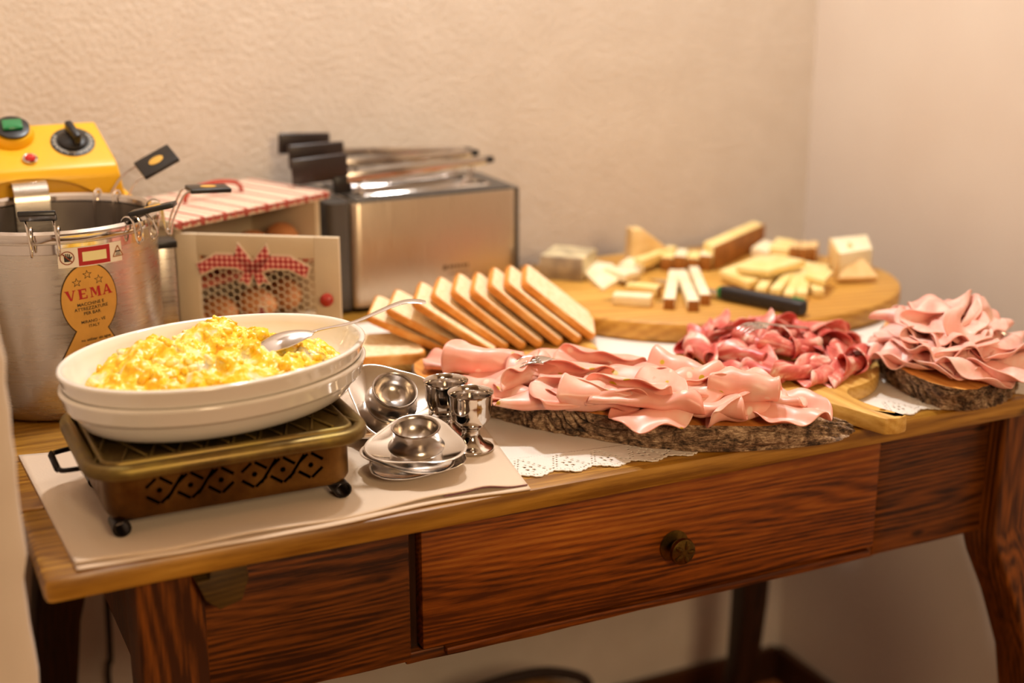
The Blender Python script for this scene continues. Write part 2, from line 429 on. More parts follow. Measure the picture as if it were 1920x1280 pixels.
def lace_open(s, wv):      # s: distance along, wv: 0 at the hem .. HEM at the tips; True where there is no thread
    c = (s / PER) % 1.0 - .5; k = wv / HEM
    tip = .80 + .20 * (1 - abs(c) * 2)
    lim = tip + .035 * abs(math.sin((s / PER) * PI * 6)) - .02
    if k > lim: return True
    half = .06 + .44 * min(1, k / .72)
    d = half - abs(c)
    def row(off, ph):
        return abs(d - off) < .022 and ((k * 9 + ph) % 1.0) < .5
    if .06 < k < .72 and (row(.03, 0) or row(.115, .5)): return True
    if abs(c) < .2:
        for (a, b) in ((-.085, .50), (.085, .50), (-.085, .64), (.085, .64)):
            if (c - a) ** 2 / .045 ** 2 + (k - b) ** 2 / .042 ** 2 < 1: return True
        for (a, b) in ((0, .40), (0, .74)):
            if (c - a) ** 2 / .03 ** 2 + (k - b) ** 2 / .02 ** 2 < 1: return True
    if k < .03 and ((s / PER) * 14) % 1.0 < .45: return True
    if k > .72 and .08 < (lim - k) < .12 and ((s / PER) * 12) % 1.0 < .4: return True
    return False
step = .00105; nx = int((X1 - X0) / step); ny = int(HEM * 1.03 / step)
vid = {}; vs = []; fs = []
def lv(i, j):
    if (i, j) not in vid:
        s = i * step; wv = j * step; x = X0 + s; y = edge_y(x) + HEM - wv
        z = .0017 + .0005 * math.sin(s / PER * 2 * PI) * (wv / HEM) + .0004 * noise.noise(Vector((s * 900, wv * 900, 0)))
        vid[(i, j)] = len(vs); vs.append((x, y, max(z, .0012)))
    return vid[(i, j)]
for j in range(ny):
    for i in range(nx):
        if not lace_open((i + .5) * step, (j + .5) * step): fs.append((lv(i, j), lv(i, j + 1), lv(i + 1, j + 1), lv(i + 1, j)))
lo = ob('lace_border', (vs, fs), M_LIN, cl); m = lo.modifiers.new('thickness', 'SOLIDIFY'); m.thickness = .0011; m.offset = -1
tag(lo, 'openwork crocheted lace border with scalloped tips')
def boolean(o, cutter, op='DIFFERENCE', selfx=False):
    m = o.modifiers.new('cut', 'BOOLEAN'); m.operation = op; m.object = cutter; m.solver = 'EXACT'; m.use_self = selfx; m.use_hole_tolerant = selfx
    dg = bpy.context.evaluated_depsgraph_get(); dg.update()
    me = bpy.data.meshes.new_from_object(o.evaluated_get(dg)); o.modifiers.clear(); old = o.data; nm = old.name; o.data = me
    bpy.data.meshes.remove(old); me.name = nm
    bpy.data.objects.remove(cutter)
    for p in o.data.polygons: p.use_smooth = True
    o.data.set_sharp_from_angle(angle=math.radians(35)); return o

# ================================================================== EGG COOKER (steel pot with yellow control head)
PU, PV, PR, PH = .096, .482, .108, .205
ck = thing('egg_cooker', 'tall steel egg boiler pot with bright yellow control head at the left wall', 'egg cooker', (PU, PV, ZT))
M_POT = steel('brushed_pot_steel', 'cdc5ba', .27, (.6, .6, 9), .003)
M_IN = steel('inner_pot_steel', '9a9086', .34)
M_YEL = mat('yellow_plastic', 'e8ac08', .38, var=.04, varscale=12)
ob('pot', lathe([(PR - .006, .001), (PR - .002, .004), (PR, .012), (PR, .10), (PR, PH - .012), (PR + .0022, PH - .011), (PR + .0022, PH - .004)], 96), M_POT, ck)
ob('pot_lining', lathe([(PR - .004, PH - .004), (PR - .0045, PH - .02), (PR - .005, .02), (PR - .012, .008), (0, .006)], 96, cap0=False), M_IN, ck)
ob('rim', lathe([(PR - .005, PH - .005), (PR - .004, PH), (PR, PH + .0025), (PR + .0045, PH), (PR + .005, PH - .005), (PR + .003, PH - .009), (PR + .0005, PH - .006), (PR - .0045, PH - .007), (PR - .005, PH - .005)], 96, cap0=False), M_CHROME, ck)
ob('rim_band', lathe([(PR + .0005, PH - .022), (PR + .0026, PH - .021), (PR + .0028, PH - .011), (PR + .0005, PH - .010)], 96, cap0=False), M_CHROME, ck)
# yellow head: a wedge behind the pot
HV0, HV1 = .602, .685
hp = [(HV0, .190), (HV0, .222), (HV0 + .004, .233), (HV0 + .012, .2385), (HV1 - .012, .2755), (HV1 - .004, .274), (HV1, .266), (HV1, .190)]
x0, x1 = -.012, .196
bm = bmesh.new(); r0 = [bm.verts.new((x0, a, b)) for a, b in hp]; r1 = [bm.verts.new((x1, a, b)) for a, b in hp]
bm.faces.new(r0[::-1]); bm.faces.new(r1)
for i in range(len(hp)): bm.faces.new((r0[i], r0[(i + 1) % len(hp)], r1[(i + 1) % len(hp)], r1[i]))
for v in bm.verts:       # the head narrows a little towards its top
    k = (v.co.z - .19) / .085
    if v.co.x > .1: v.co.x -= .012 * k + .006 * (v.co.y > .64)
bmesh.ops.recalc_face_normals(bm, faces=bm.faces); bmesh.ops.bevel(bm, geom=list(bm.edges), offset=.003, segments=3, profile=.5, affect='EDGES')
hd = ob('control_head', bmout(bm), M_YEL, ck, auto=50); hd.location = (-PU, -PV, 0)
cv, cf = lathe([(1, 0), (1, .03)], 48, .085, .042, True, True)
ct = clean(ob('cutter', (cv, cf), M_YEL, None)); ct.matrix_world = TM((-PU + .085, -PV + HV0 + .012, .182)) @ RX(PI / 2); hd.location = (0, 0, 0)
for v in hd.data.vertices: v.co.x -= PU; v.co.y -= PV
ct2 = ct
hd.parent = None; bpy.context.view_layer.update(); boolean(hd, ct2); hd.parent = ck
ob('base_flange', box(-.012 - PU, .205 - PU, HV0 + .006 - PV, HV1 + .01 - PV, .184, .194, .002), M_YEL, ck)
ob('rear_column', box(.03 - PU, .16 - PU, HV0 + .03 - PV, HV1 - .01 - PV, 0, .186, .004), M_POT, ck)
ang = math.atan2(.2755 - .2385, (HV1 - .012) - (HV0 + .012))
def on_panel(u, k):      # point on the sloping panel, k: 0 front .. 1 back
    return (u - PU, HV0 + .012 + k * (HV1 - HV0 - .024) - PV, .2385 + k * .037)
PAN = RX(ang)
dial = MB()
dial.add(lathe([(.0, 0), (.0255, 0), (.0255, .0012), (.024, .0018), (0, .0018)], 48, cap0=False))
di = dial.build('dial', mat('dial_scale', '33302c', .5), ck); di.matrix_local = TM(on_panel(.146, .50)) @ PAN
mk = MB()
for i in range(26):
    a = math.radians(-210 + i * 9.6)
    mk.add(box(.0195, .0225 if i % 2 else .0238, -.0005, .0005, .0016, .0022), RZ(a))
mk.build('dial_marks', mat('dial_print', 'd8d2c4', .5), di)
kb = MB(); kb.add(lathe([(.0175, .0018), (.0172, .005), (.014, .0075), (0, .0085)], 40))
kb.add(box(-.0045, .0045, -.0155, .0155, .006, .0225, .003, 3), RZ(.25))
kb.build('dial_knob', M_BLACK, di)
ro = ob('rocker_mount', lathe([(.025, -.002), (.0245, .005), (.0215, .010), (.0, .010)], 48), M_YEL, ck); ro.matrix_local = TM(on_panel(.080, .76)) @ PAN
ob('switch_collar', lathe([(.0175, .0095), (.0195, .011), (.0195, .014), (.0165, .015), (.0, .015)], 48), M_BLACK, ro)
M_GRN = mat('green_lens', '0c7a42', .15, coat=.6)
gl = ob('green_switch', box(-.0115, .0115, -.0085, .0085, .0145, .0195, .002, 3), M_GRN, ro); tag(gl, 'green rocker switch')
rl = MB(); rl.add(lathe([(.0085, -.001), (.0088, .003), (.0075, .004), (.006, .0035)], 32)); r_ = rl.build('lamp_bezel', M_CHROME, ck); r_.matrix_local = TM(on_panel(.093, .12)) @ PAN
gl2 = ob('pilot_lamp', lathe([(.0065, .002), (.0062, .0045), (.004, .0062), (0, .0068)], 8), mat('red_lens', 'c01010', .12, coat=.7), r_, smooth=False); tag(gl2, 'faceted red pilot lamp')
# heater band that hooks from the head over into the pot
def strip(path, x0, x1, th, name, m, par):
    rings = []
    P = [Vector((0, a, b)) for a, b in path]
    for i, p in enumerate(P):
        d = (P[min(i + 1, len(P) - 1)] - P[max(i - 1, 0)]).normalized(); nrm = Vector((0, -d.z, d.y)) * th / 2
        rings.append([(x0, (p + nrm).y, (p + nrm).z), (x1, (p + nrm).y, (p + nrm).z), (x1, (p - nrm).y, (p - nrm).z), (x0, (p - nrm).y, (p - nrm).z)])
    return clean(ob(name, loft(rings), m, par, auto=40))
bp = [(HV0 + .01, .207)]
for i in range(9):
    a = PI / 2 + PI / 2 * i / 8 * 1.0; bp.append((HV0 - .016 + .016 * math.cos(a) - .000, .209 + .014 * math.sin(a)))
bp = [(HV0 + .012, .214), (HV0, .219), (HV0 - .008, .2225), (HV0 - .017, .2225), (HV0 - .0255, .219), (HV0 - .031, .212), (HV0 - .033, .203), (HV0 - .033, .18), (HV0 - .033, .09), (HV0 - .04, .03)]
strip([(a - PV, b) for a, b in bp], .066 - PU, .104 - PU, .0012, 'heater_band', M_POT, ck)
ob('drain_column', box(.206 - PU, .226 - PU, .493 - PV, .520 - PV, 0, .152, .0015), M_POT, ck)
ob('column_cap', box(.203 - PU, .229 - PU, .489 - PV, .522 - PV, .152, .160, .001), M_BLACK, ck)

# stickers on the pot: flat print wrapped on its curve
def wrap(vf, th0, h0, lift=.0006, tilt=0):
    out = []
    for p in vf[0]:
        x, y = p[0], p[1]; x, y = x * math.cos(tilt) - y * math.sin(tilt), x * math.sin(tilt) + y * math.cos(tilt)
        a = math.radians(th0) + x / PR; r = PR + lift + p[2]
        out.append((r * math.cos(a), r * math.sin(a), h0 + y))
    return out, vf[1]
def grid_poly(inside, x0, x1, y0, y1, nx, ny):       # flat patch of cells, trimmed to a shape
    ids = {}; v = []; f = []
    def g(i, j):
        if (i, j) not in ids: ids[(i, j)] = len(v); v.append((x0 + (x1 - x0) * i / nx, y0 + (y1 - y0) * j / ny, 0))
        return ids[(i, j)]
    for i in range(nx):
        for j in range(ny):
            if inside(x0 + (x1 - x0) * (i + .5) / nx, y0 + (y1 - y0) * (j + .5) / ny): f.append((g(i, j), g(i + 1, j), g(i + 1, j + 1), g(i, j + 1)))
    return v, f
def strip_poly(left, right, y0, y1, n=40, m=10):     # flat patch between two outline functions of height
    v = []; f = []
    for j in range(n + 1):
        y = y0 + (y1 - y0) * j / n; a, b = left(y), right(y)
        for i in range(m + 1): v.append((a + (b - a) * i / m, y, 0))
    for j in range(n):
        for i in range(m): q = j * (m + 1) + i; f.append((q, q + 1, q + m + 2, q + m + 1))
    return v, f
def printed(name, pieces, m, par, th0, h0, lift, tilt=0):
    mb = MB()
    for vf in pieces: mb.add(wrap(vf, th0, h0, lift, tilt))
    return mb.build(name, m, par, smooth=False)
def shift(vf, dx, dy): return [(p[0] + dx, p[1] + dy, p[2]) for p in vf[0]], vf[1]
def star(r, t):
    o = [(math.cos(PI / 2 + k * PI / 5) * (r if k % 2 == 0 else r * .42), math.sin(PI / 2 + k * PI / 5) * (r if k % 2 == 0 else r * .42)) for k in range(10)]
    i_ = [(a * t, b * t) for a, b in o]; v = [(a, b, 0) for a, b in o + i_]
    return v, [(k, (k + 1) % 10, 10 + (k + 1) % 10, 10 + k) for k in range(10)]
M_GOLD = mat('gold_foil_label', 'd8a24e', .32, .25, var=.06, varscale=60)
M_GOLDD = mat('dark_gold_border', '4b330f', .4, .2)
M_INK = mat('black_print', '1d150f', .6); M_RED = mat('red_print', 'a81218', .5); M_WHT = mat('white_sticker', 'e6dccb', .45); M_CREAM = mat('cream_print', 'e4d8a0', .5)
LT, LH = -82.5, .132; RA, RB = .0290, .0385
def lab_half(y, k=1.0):
    a = RA * k * math.sqrt(max(0, 1 - (y / (RB * k)) ** 2))
    return a
lb = tag(printed('gold_label', [strip_poly(lambda y: -lab_half(y), lambda y: lab_half(y), -RB * .999, RB * .999)], M_GOLD, ck, LT, LH, .0008), 'oval gold label with dark edge and red lettering')
printed('label_border', [strip_poly(lambda y: -lab_half(y, 1.04), lambda y: lab_half(y, 1.04), -RB * 1.035, RB * 1.035),
        strip_poly(lambda y: -.0165 - (-.030 - y) * .55, lambda y: .0165 + (-.030 - y) * .55, -.066, -.030)], M_GOLDD, lb, LT, LH, .0004)
printed('label_foot', [strip_poly(lambda y: -.0150 - (-.030 - y) * .55, lambda y: .0150 + (-.030 - y) * .55, -.064, -.030)], M_GOLD, lb, LT, LH, .0006)
printed('stars', [shift(star(.0052, .72), -.0115, .0205), shift(star(.0052, .72), 0, .0275), shift(star(.0052, .72), .0115, .0205)], M_INK, lb, LT, LH, .0010, .04)
def quads(*qs): return [( [(a, b, 0) for a, b in q], [tuple(range(len(q)))] ) for q in qs]
def rc(x0_, y0_, x1_, y1_): return [(x0_, y0_), (x1_, y0_), (x1_, y1_), (x0_, y1_)]
LET = [quads([(0, 1), (.42, 0), (.62, 0), (.34, 1)], [(.50, 0), (.62, 0), (.98, 1), (.86, 1)], rc(-.06, .92, .40, 1), rc(.76, .92, 1.08, 1)),
       quads(rc(.08, 0, .38, 1), rc(.38, .88, .88, 1), rc(.38, .45, .72, .56), rc(.38, 0, .92, .12), rc(.78, .68, .88, 1), rc(.82, 0, .92, .32), rc(0, 0, .12, .08), rc(0, .92, .12, 1)),
       quads(rc(.04, 0, .15, 1), [(.04, 1), (.50, .10), (.62, .30), (.34, 1)], [(.50, .10), (.56, .10), (.88, 1), (.78, 1)], rc(.78, 0, 1.06, 1), rc(-.06, 0, .25, .08), rc(.70, 0, 1.14, .08), rc(-.06, .92, .2, 1)),
       quads([(.04, 0), (.16, 0), (.54, .9), (.44, 1)], [(.44, 1), (.60, 1), (1.0, 0), (.68, 0)], rc(.24, .26, .74, .38), rc(-.06, 0, .28, .08), rc(.60, 0, 1.08, .08))]
tv = ([], [])
for li, qs in enumerate(LET):
    for v_, f_ in qs:
        n_ = len(tv[0]); tv = (tv[0] + [((p[0] * .0098 + (li - 2) * .0128 + .0015), p[1] * .0108, 0) for p in v_], tv[1] + [tuple(i + n_ for i in q) for q in f_])
printed('red_lettering', [shift(tv, 0, .0025)], M_RED, lb, LT, LH, .0010, .07)
lines = [('MACCHINE E', .0048, -.0035), ('ATTREZZATURE', .0048, -.0085), ('PER BAR', .0048, -.0135), ('MIRANO - VE', .0044, -.0225), ('ITALY', .0044, -.0275),
         ('no utilizar sin agua', .0042, -.042), ('ne pas utiliser', .0042, -.048), ('never use', .0042, -.054)]
printed('black_lettering', [shift(text_mesh(s, sz, .0001, False), 0, y) for s, sz, y in lines], M_INK, lb, LT, LH, .0010, .07)
# warning strip under the rim
ws = printed('warning_sticker', [strip_poly(lambda y: -.0335, lambda y: .0335, -.0105, .0105, 4, 40)], M_WHT, ck, -80, .1795, .0032)
printed('red_frame', [strip_poly(lambda y: -.0135, lambda y: .0195, -.0095, .0095, 4, 20)], M_RED, ws, -80, .1795, .0034)
printed('cream_field', [strip_poly(lambda y: -.0095, lambda y: .0155, -.0052, .0048, 4, 20)], M_CREAM, ws, -80, .1795, .0036)
def annulus(r, t, n=28, s=1):
    v = [(r * math.cos(2 * PI * k / n) * q, r * math.sin(2 * PI * k / n) * q, 0) for q in (1, t) for k in range(n)]
    return v, [(k, (k + 1) % n, n + (k + 1) % n, n + k) for k in range(n)]
def bar2(xa, ya, xb, yb, w_):
    d = Vector((xb - xa, yb - ya, 0)).normalized(); q = Vector((-d.y, d.x, 0)) * w_ / 2; a = Vector((xa, ya, 0)); b = Vector((xb, yb, 0))
    return [a - q, b - q, b + q, a + q], [(0, 1, 2, 3)]
printed('no_hand_sign', [shift(annulus(.0072, .86), -.0245, 0), bar2(-.0295, .005, -.0195, -.005, .0011)], mat('sign_red', '8a3a18', .5), ws, -80, .1795, .0040)
printed('hand_shape', [shift(([(-.0028, -.004, 0), (.0028, -.004, 0), (.0034, .001, 0), (-.003, .0012, 0)], [(0, 1, 2, 3)]), -.0245, 0)] +
        [bar2(-.0268 + k * .0016, .0005, -.0272 + k * .0018, .0048 - abs(k - 1.5) * .0006, .0011) for k in range(4)] + [bar2(-.0216, -.0015, -.0196, .0014, .0012)], M_INK, ws, -80, .1795, .0036)
tri = [(.0285 + .0068 * math.cos(PI / 2 + k * 2 * PI / 3), -.0012 + .0075 * math.sin(PI / 2 + k * 2 * PI / 3)) for k in range(3)]
printed('warning_triangle', [bar2(*tri[k], *tri[(k + 1) % 3], .0011) for k in range(3)], mat('sign_orange', '9a5a14', .5), ws, -80, .1795, .0036)
printed('hot_surface_mark', [bar2(.0255, .0002, .0315, .0002, .0016), bar2(.0262, -.0018, .031, -.0018, .0008), bar2(.0255, -.0034, .0317, -.0034, .0008)], M_INK, ws, -80, .1795, .0036)

# ---- egg baskets hung on the rim
M_PAD = mat('handle_badge', 'd9a84a', .4, .2)
def basket(theta, p0, p1, wid, label, drop=.020, flat=0):
    th = math.radians(theta); c, s = math.cos(th), math.sin(th); tx, ty = -s, c
    root = thing('egg_basket', label, 'egg basket', (PU + c * PR, PV + s * PR, ZT + PH), 0, 'wire egg baskets hooked on the pot rim')
    O = root.location
    def W(rad, tan, z): return Vector((PU + c * rad + tx * tan, PV + s * rad + ty * tan, ZT + z)) - O
    p0 = Vector(p0) - O; p1 = Vector(p1) - O; ax = (p1 - p0).normalized()
    side = Vector((tx, ty, 0)); side = (side - ax * side.dot(ax)).normalized()
    wr = MB()
    for q in (-1, 1):
        a = p0 + side * q * wid
        pts = [a + ax * .012, a, a * .5 + W(PR + .022, q * wid, PH + .006) * .5, W(PR + .017, q * wid, PH - drop * .5), W(PR + .0135, q * wid, PH - drop), W(PR + .0085, q * wid, PH - drop * .8),
               W(PR + .0065, q * wid, PH), W(PR + .002, q * wid, PH + .0062), W(PR - .006, q * wid, PH + .005), W(PR - .010, q * wid, PH - .006), W(PR - .012, q * wid, PH - .05), W(PR - .014, q * wid, PH - .10)]
        wr.add(tube(pts, .00125, 8, 5))
    wr.build('hook_wire', M_WIRE, root)
    cg = MB()
    for k in range(3):
        zz = PH - .10 - k * .022; rr = .021 - k * .003
        cg.add(tube([W(PR - .014 - rr + rr * math.cos(a), rr * math.sin(a), zz) for a in [2 * PI * i / 18 for i in range(18)]], .001, 6, 0, True))
    for i in range(6):
        a = 2 * PI * i / 6
        cg.add(tube([W(PR - .014 - r_ + .0 + (r_) * math.cos(a) - (.021 - r_), r_ * math.sin(a), z_) for r_, z_ in ((.021, PH - .10), (.018, PH - .122), (.015, PH - .144), (.004, PH - .150))], .001, 6))
    cg.build('basket_cage', M_WIRE, root)
    up = side.cross(ax).normalized()
    if up.z < 0: up = -up
    L = (p1 - p0).length
    M4 = Matrix((ax, side, up)).transposed().to_4x4(); M4.translation = p0
    pl = MB().add(box(0, L, -wid - .0045, wid + .0045, -.0022, .0032, .0014, 3), M4).build('handle', M_BLACK, root)
    bd = MB().add(lathe([(0, .0031), (.0068, .0031), (.0068, .0037), (.006, .004), (0, .004)], 24, 1.35, .9, cap0=False), M4 @ TM((L * .5, 0, 0))).build('badge', M_PAD, pl)
    return root
basket(-103, onv(72, 411, .368), onv(68, 401, .330), .0135, 'egg basket hooked on the front of the pot rim, handle pointing at the viewer')
basket(-48, onv(246, 401, .40), onv(328, 383, .385), .0125, 'egg basket with its long thin black handle over the front right rim')
basket(-6, onv(352, 356, .47), onv(428, 353, .47), .0115, 'egg basket at the right rim with a flat black handle over the striped lid', .03)
basket(48, onv(262, 322, .575), onv(326, 286, .575), .0125, 'egg basket at the back rim whose black handle slants highest')

# ================================================================== EGG CABINET
HX, HY, HA = .243, .556, math.radians(26)
CW, CD, CH = .235, .135, .160
M_CRW = mat('cream_painted_wood', 'cdb99a', .5, var=.05, varscale=15)
cb = thing('egg_cabinet', 'cream wooden egg cabinet with red striped lid and open wire-mesh door', 'egg cabinet', (HX, HY, ZT), HA)
T_ = .008
ob('side_panel', box(0, T_, 0, CD, 0, CH, .001), M_CRW, cb); ob('side_panel', box(CW - T_, CW, 0, CD, 0, CH, .001), M_CRW, cb)
ob('back_panel', box(T_, CW - T_, CD - T_, CD, 0, CH), M_CRW, cb); ob('bottom_panel', box(T_, CW - T_, 0, CD - T_, 0, T_), M_CRW, cb)
ob('shelf', box(T_, CW - T_, .004, CD - T_, .078, .084), mat('red_brown_shelf', '9a4a30', .6), cb)
k = NT('striped_lid'); tc = k.n('ShaderNodeTexCoord'); sp = k.n('ShaderNodeSeparateXYZ'); k.l(tc.outputs['Object'], sp.inputs[0])
mm = k.n('ShaderNodeMath', operation='MULTIPLY'); mm.inputs[1].default_value = 1 / .034; k.l(sp.outputs[0], mm.inputs[0])
fr = k.n('ShaderNodeMath', operation='FRACT'); k.l(mm.outputs[0], fr.inputs[0])
RW, CRM, PNK = lin('b0493a'), lin('e6d6bc'), lin('d9a48c')
k.l(k.ramp(fr.outputs[0], [(0, RW), (.07, CRM), (.22, RW), (.25, CRM), (.40, PNK), (.58, CRM), (.70, RW), (.73, CRM), (.86, RW)], 'CONSTANT'), k.b.inputs['Base Color']); k.b.inputs['Roughness'].default_value = .5
M_LID = k.m
ob('lid', box(-.008, CW + .010, -.010, CD + .008, CH, CH + .010, .002), [M_LID], cb)
sc = MB()
for i in range(21):
    x = -.006 + i * .01215
    sc.add(prism([(x + .0058 * math.cos(a), -.0005 + .0055 * math.sin(a)) for a in [PI + PI * q / 8 for q in range(9)]], 0, .0018), TM((0, -.0102, CH + .009)) @ RX(PI / 2))
tag(sc.build('scalloped_trim', mat('red_trim', 'a5483a', .6), cb), 'red scalloped trim along the lid front')
ob('lid_handle', tube([(.075, .075, CH + .009), (.078, .075, CH + .019), (.095, .075, CH + .027), (.125, .075, CH + .029), (.155, .075, CH + .025), (.166, .075, CH + .018), (.168, .075, CH + .009)], .0028, 8, 5), mat('red_handle', 'b23c28', .4), cb)
# the open door
DA = math.atan2(.450 - .556, .408 - .243) - HA; DW, DH, DT = .198, .152, .008
dm = MB()
for b_ in ((0, .026, 0, DH), (DW - .030, DW, 0, DH), (.026, DW - .030, DH - .026, DH), (.026, DW - .030, 0, .022)): dm.add(box(b_[0], b_[1], -DT, 0, b_[2], b_[3], .0008))
door = dm.build('door', M_CRW, cb)
door.location = (.0, -.001, .004); door.rotation_euler = (0, 0, DA)
mw = MB(); hxr = .0052; W0, W1, Z0, Z1 = .024, DW - .028, .020, DH - .024
for i in range(60):
    for j in range(40):
        cx = W0 + i * hxr * 1.5; cz = Z0 + j * hxr * 1.732 + (i % 2) * hxr * .866
        if cx > W1 or cz > Z1: continue
        for a0, a1 in ((0, 60), (60, 120), (120, 180)):
            A0 = Vector((cx + hxr * math.cos(math.radians(a0)), -DT * .5, cz + hxr * math.sin(math.radians(a0)))); A1 = Vector((cx + hxr * math.cos(math.radians(a1)), -DT * .5, cz + hxr * math.sin(math.radians(a1))))
            mw.add(tube([A0, A1], .0006, 4))
tag(mw.build('wire_mesh', mat('pale_wire', 'd8c8a8', .4, .3), door), 'hexagonal pale wire mesh')
kg = NT('red_gingham'); ch = kg.coord('Object', (1, 1, 1)); sp = kg.n('ShaderNodeSeparateXYZ'); kg.l(ch, sp.inputs[0]); vals = []
for oi in (0, 2):
    m1 = kg.n('ShaderNodeMath', operation='MULTIPLY'); m1.inputs[1].default_value = 1 / .0062; kg.l(sp.outputs[oi], m1.inputs[0])
    m2 = kg.n('ShaderNodeMath', operation='FRACT'); kg.l(m1.outputs[0], m2.inputs[0]); m3 = kg.n('ShaderNodeMath', operation='GREATER_THAN'); m3.inputs[1].default_value = .5; kg.l(m2.outputs[0], m3.inputs[0]); vals.append(m3.outputs[0])
ad = kg.n('ShaderNodeMath', operation='ADD'); kg.l(vals[0], ad.inputs[0]); kg.l(vals[1], ad.inputs[1]); dv = kg.n('ShaderNodeMath', operation='MULTIPLY'); dv.inputs[1].default_value = .5; kg.l(ad.outputs[0], dv.inputs[0])
kg.l(kg.ramp(dv.outputs[0], [(0, lin('e7b9a8')), (.4, lin('c9504e')), (.8, lin('951f26'))], 'CONSTANT'), kg.b.inputs['Base Color'])
M_GING = kg.m; M_TRIMW = mat('cream_applique', 'd9c6aa', .6)
def flat(poly, y0, y1, name, m, par):
    p = prism(poly, 0, 1, 0); return clean(ob(name, ([(a[0], y0 + (y1 - y0) * a[2], a[1]) for a in p[0]], p[1]), m, par, smooth=False))
def inflate(poly, d):
    n = len(poly); out = []
    A_ = sum(poly[i][0] * poly[(i + 1) % n][1] - poly[(i + 1) % n][0] * poly[i][1] for i in range(n)); sg = 1 if A_ > 0 else -1
    for i in range(n):
        a = Vector((*poly[i - 1], 0)); b = Vector((*poly[i], 0)); c_ = Vector((*poly[(i + 1) % n], 0))
        n1 = Vector(((b - a).y, -(b - a).x, 0)).normalized(); n2 = Vector(((c_ - b).y, -(c_ - b).x, 0)).normalized(); q = (n1 + n2)
        q = q.normalized() if q.length > .3 else n1
        out.append((b.x + q.x * d * sg, b.y + q.y * d * sg))
    return out
bx, bz = DW * .475, DH - .030
tails = [[(0, -.004), (-.02, .006), (-.045, .006), (-.068, -.006), (-.064, -.018), (-.044, -.008), (-.022, -.008), (-.002, -.016)],
         [(0, -.004), (.02, .006), (.045, .006), (.068, -.006), (.064, -.018), (.044, -.008), (.022, -.008), (.002, -.016)],
         [(0, -.002), (-.017, .019), (-.021, .006), (-.012, -.008), (-.002, -.012)], [(0, -.002), (.017, .019), (.021, .006), (.012, -.008), (.002, -.012)],
         [(-.004, -.006), (.002, -.008), (-.006, -.030), (-.012, -.024), (-.018, -.026)], [(.004, -.006), (-.002, -.008), (.006, -.030), (.012, -.024), (.018, -.026)]]
bow = None
for q in tails:
    sh = [(bx + a, bz + b) for a, b in q]
    flat(inflate(sh, .0028), -DT - .0025, -DT, 'bow_backing', M_TRIMW, door)
for q in tails:
    sh = [(bx + a, bz + b) for a, b in q]; flat(sh, -DT - .004, -DT - .0025, 'bow_ribbon', M_GING, door)
kd = NT('red_polka_dots'); vo = kd.n('ShaderNodeTexVoronoi', feature='F1'); vo.inputs['Randomness'].default_value = .25; vo.inputs['Scale'].default_value = 230; kd.l(kd.coord(), vo.inputs['Vector'])
kd.l(kd.ramp(vo.outputs['Distance'], [(0, lin('e8cdb8')), (.26, lin('8c1c22'))], 'CONSTANT'), kd.b.inputs['Base Color'])
for q in ([(DW * .50, .052), (DW * .505, .066), (DW * .53, .064), (DW * .55, .050), (DW * .57, .040), (DW * .57, .032), (DW * .52, .030)],
          [(DW * .755 + .019 * math.cos(a), .030 + .024 * math.sin(a)) for a in [PI * i / 12 for i in range(13)]]):
    flat(inflate(q, .003), -DT - .0025, -DT, 'hen_backing', M_TRIMW, door)
    tag(flat(q, -DT - .004, -DT - .0025, 'hen_cutout', kd.m, door), 'red cut-out shape with white dots')
kb = ob('knob', lathe([(.004, 0), (.0045, .004), (.0078, .007), (.0078, .011), (.004, .014), (0, .0145)], 24), mat('red_knob', 'a52a1c', .35), door); kb.location = (DW - .014, -DT, DH - .073); kb.rotation_euler = (PI / 2, 0, 0)
for z in (.035, .118): ob('hinge', lathe([(.0028, z - .012), (.0028, z + .012)], 12, cap0=True, cap1=True), M_BLACK, cb).location = (-.002, -.003, 0)
M_EGG = mat('brown_egg_shell', 'cf8f5a', .5, sss=.1, var=.08, varscale=30)
eg = lathe([(0, -.027)] + [(.0215 * math.sin(PI * i / 14) * (1 - .10 * math.cos(PI * i / 14) * -1), -.027 * math.cos(PI * i / 14)) for i in range(1, 14)] + [(0, .028)], 24, cap0=False)
first = None
n_e = {0: 'on the cabinet floor', 1: 'on the cabinet shelf'}
names = ['leftmost brown egg', 'second brown egg from the left', 'third brown egg from the left', 'rightmost brown egg']
for sh, zz in ((0, T_ + .0225), (1, .084 + .0225)):
    for i in range(4):
        lx, ly = .034 + i * .056, .030 + .008 * (i % 2)
        if first is None: first = ob('egg', eg, M_EGG); e = first
        else: e = first.copy(); col.objects.link(e)
        p = cb.matrix_basis @ Vector((0, 0, 0)); c_, s_ = math.cos(HA), math.sin(HA)
        e.location = (HX + lx * c_ - ly * s_, HY + lx * s_ + ly * c_, ZT + zz); e.rotation_euler = (PI / 2 + .06, 0, HA + .3 * (i % 3 - 1))
        tag(e, names[i] + ' ' + n_e[sh], 'egg', 'brown eggs in the cabinet')

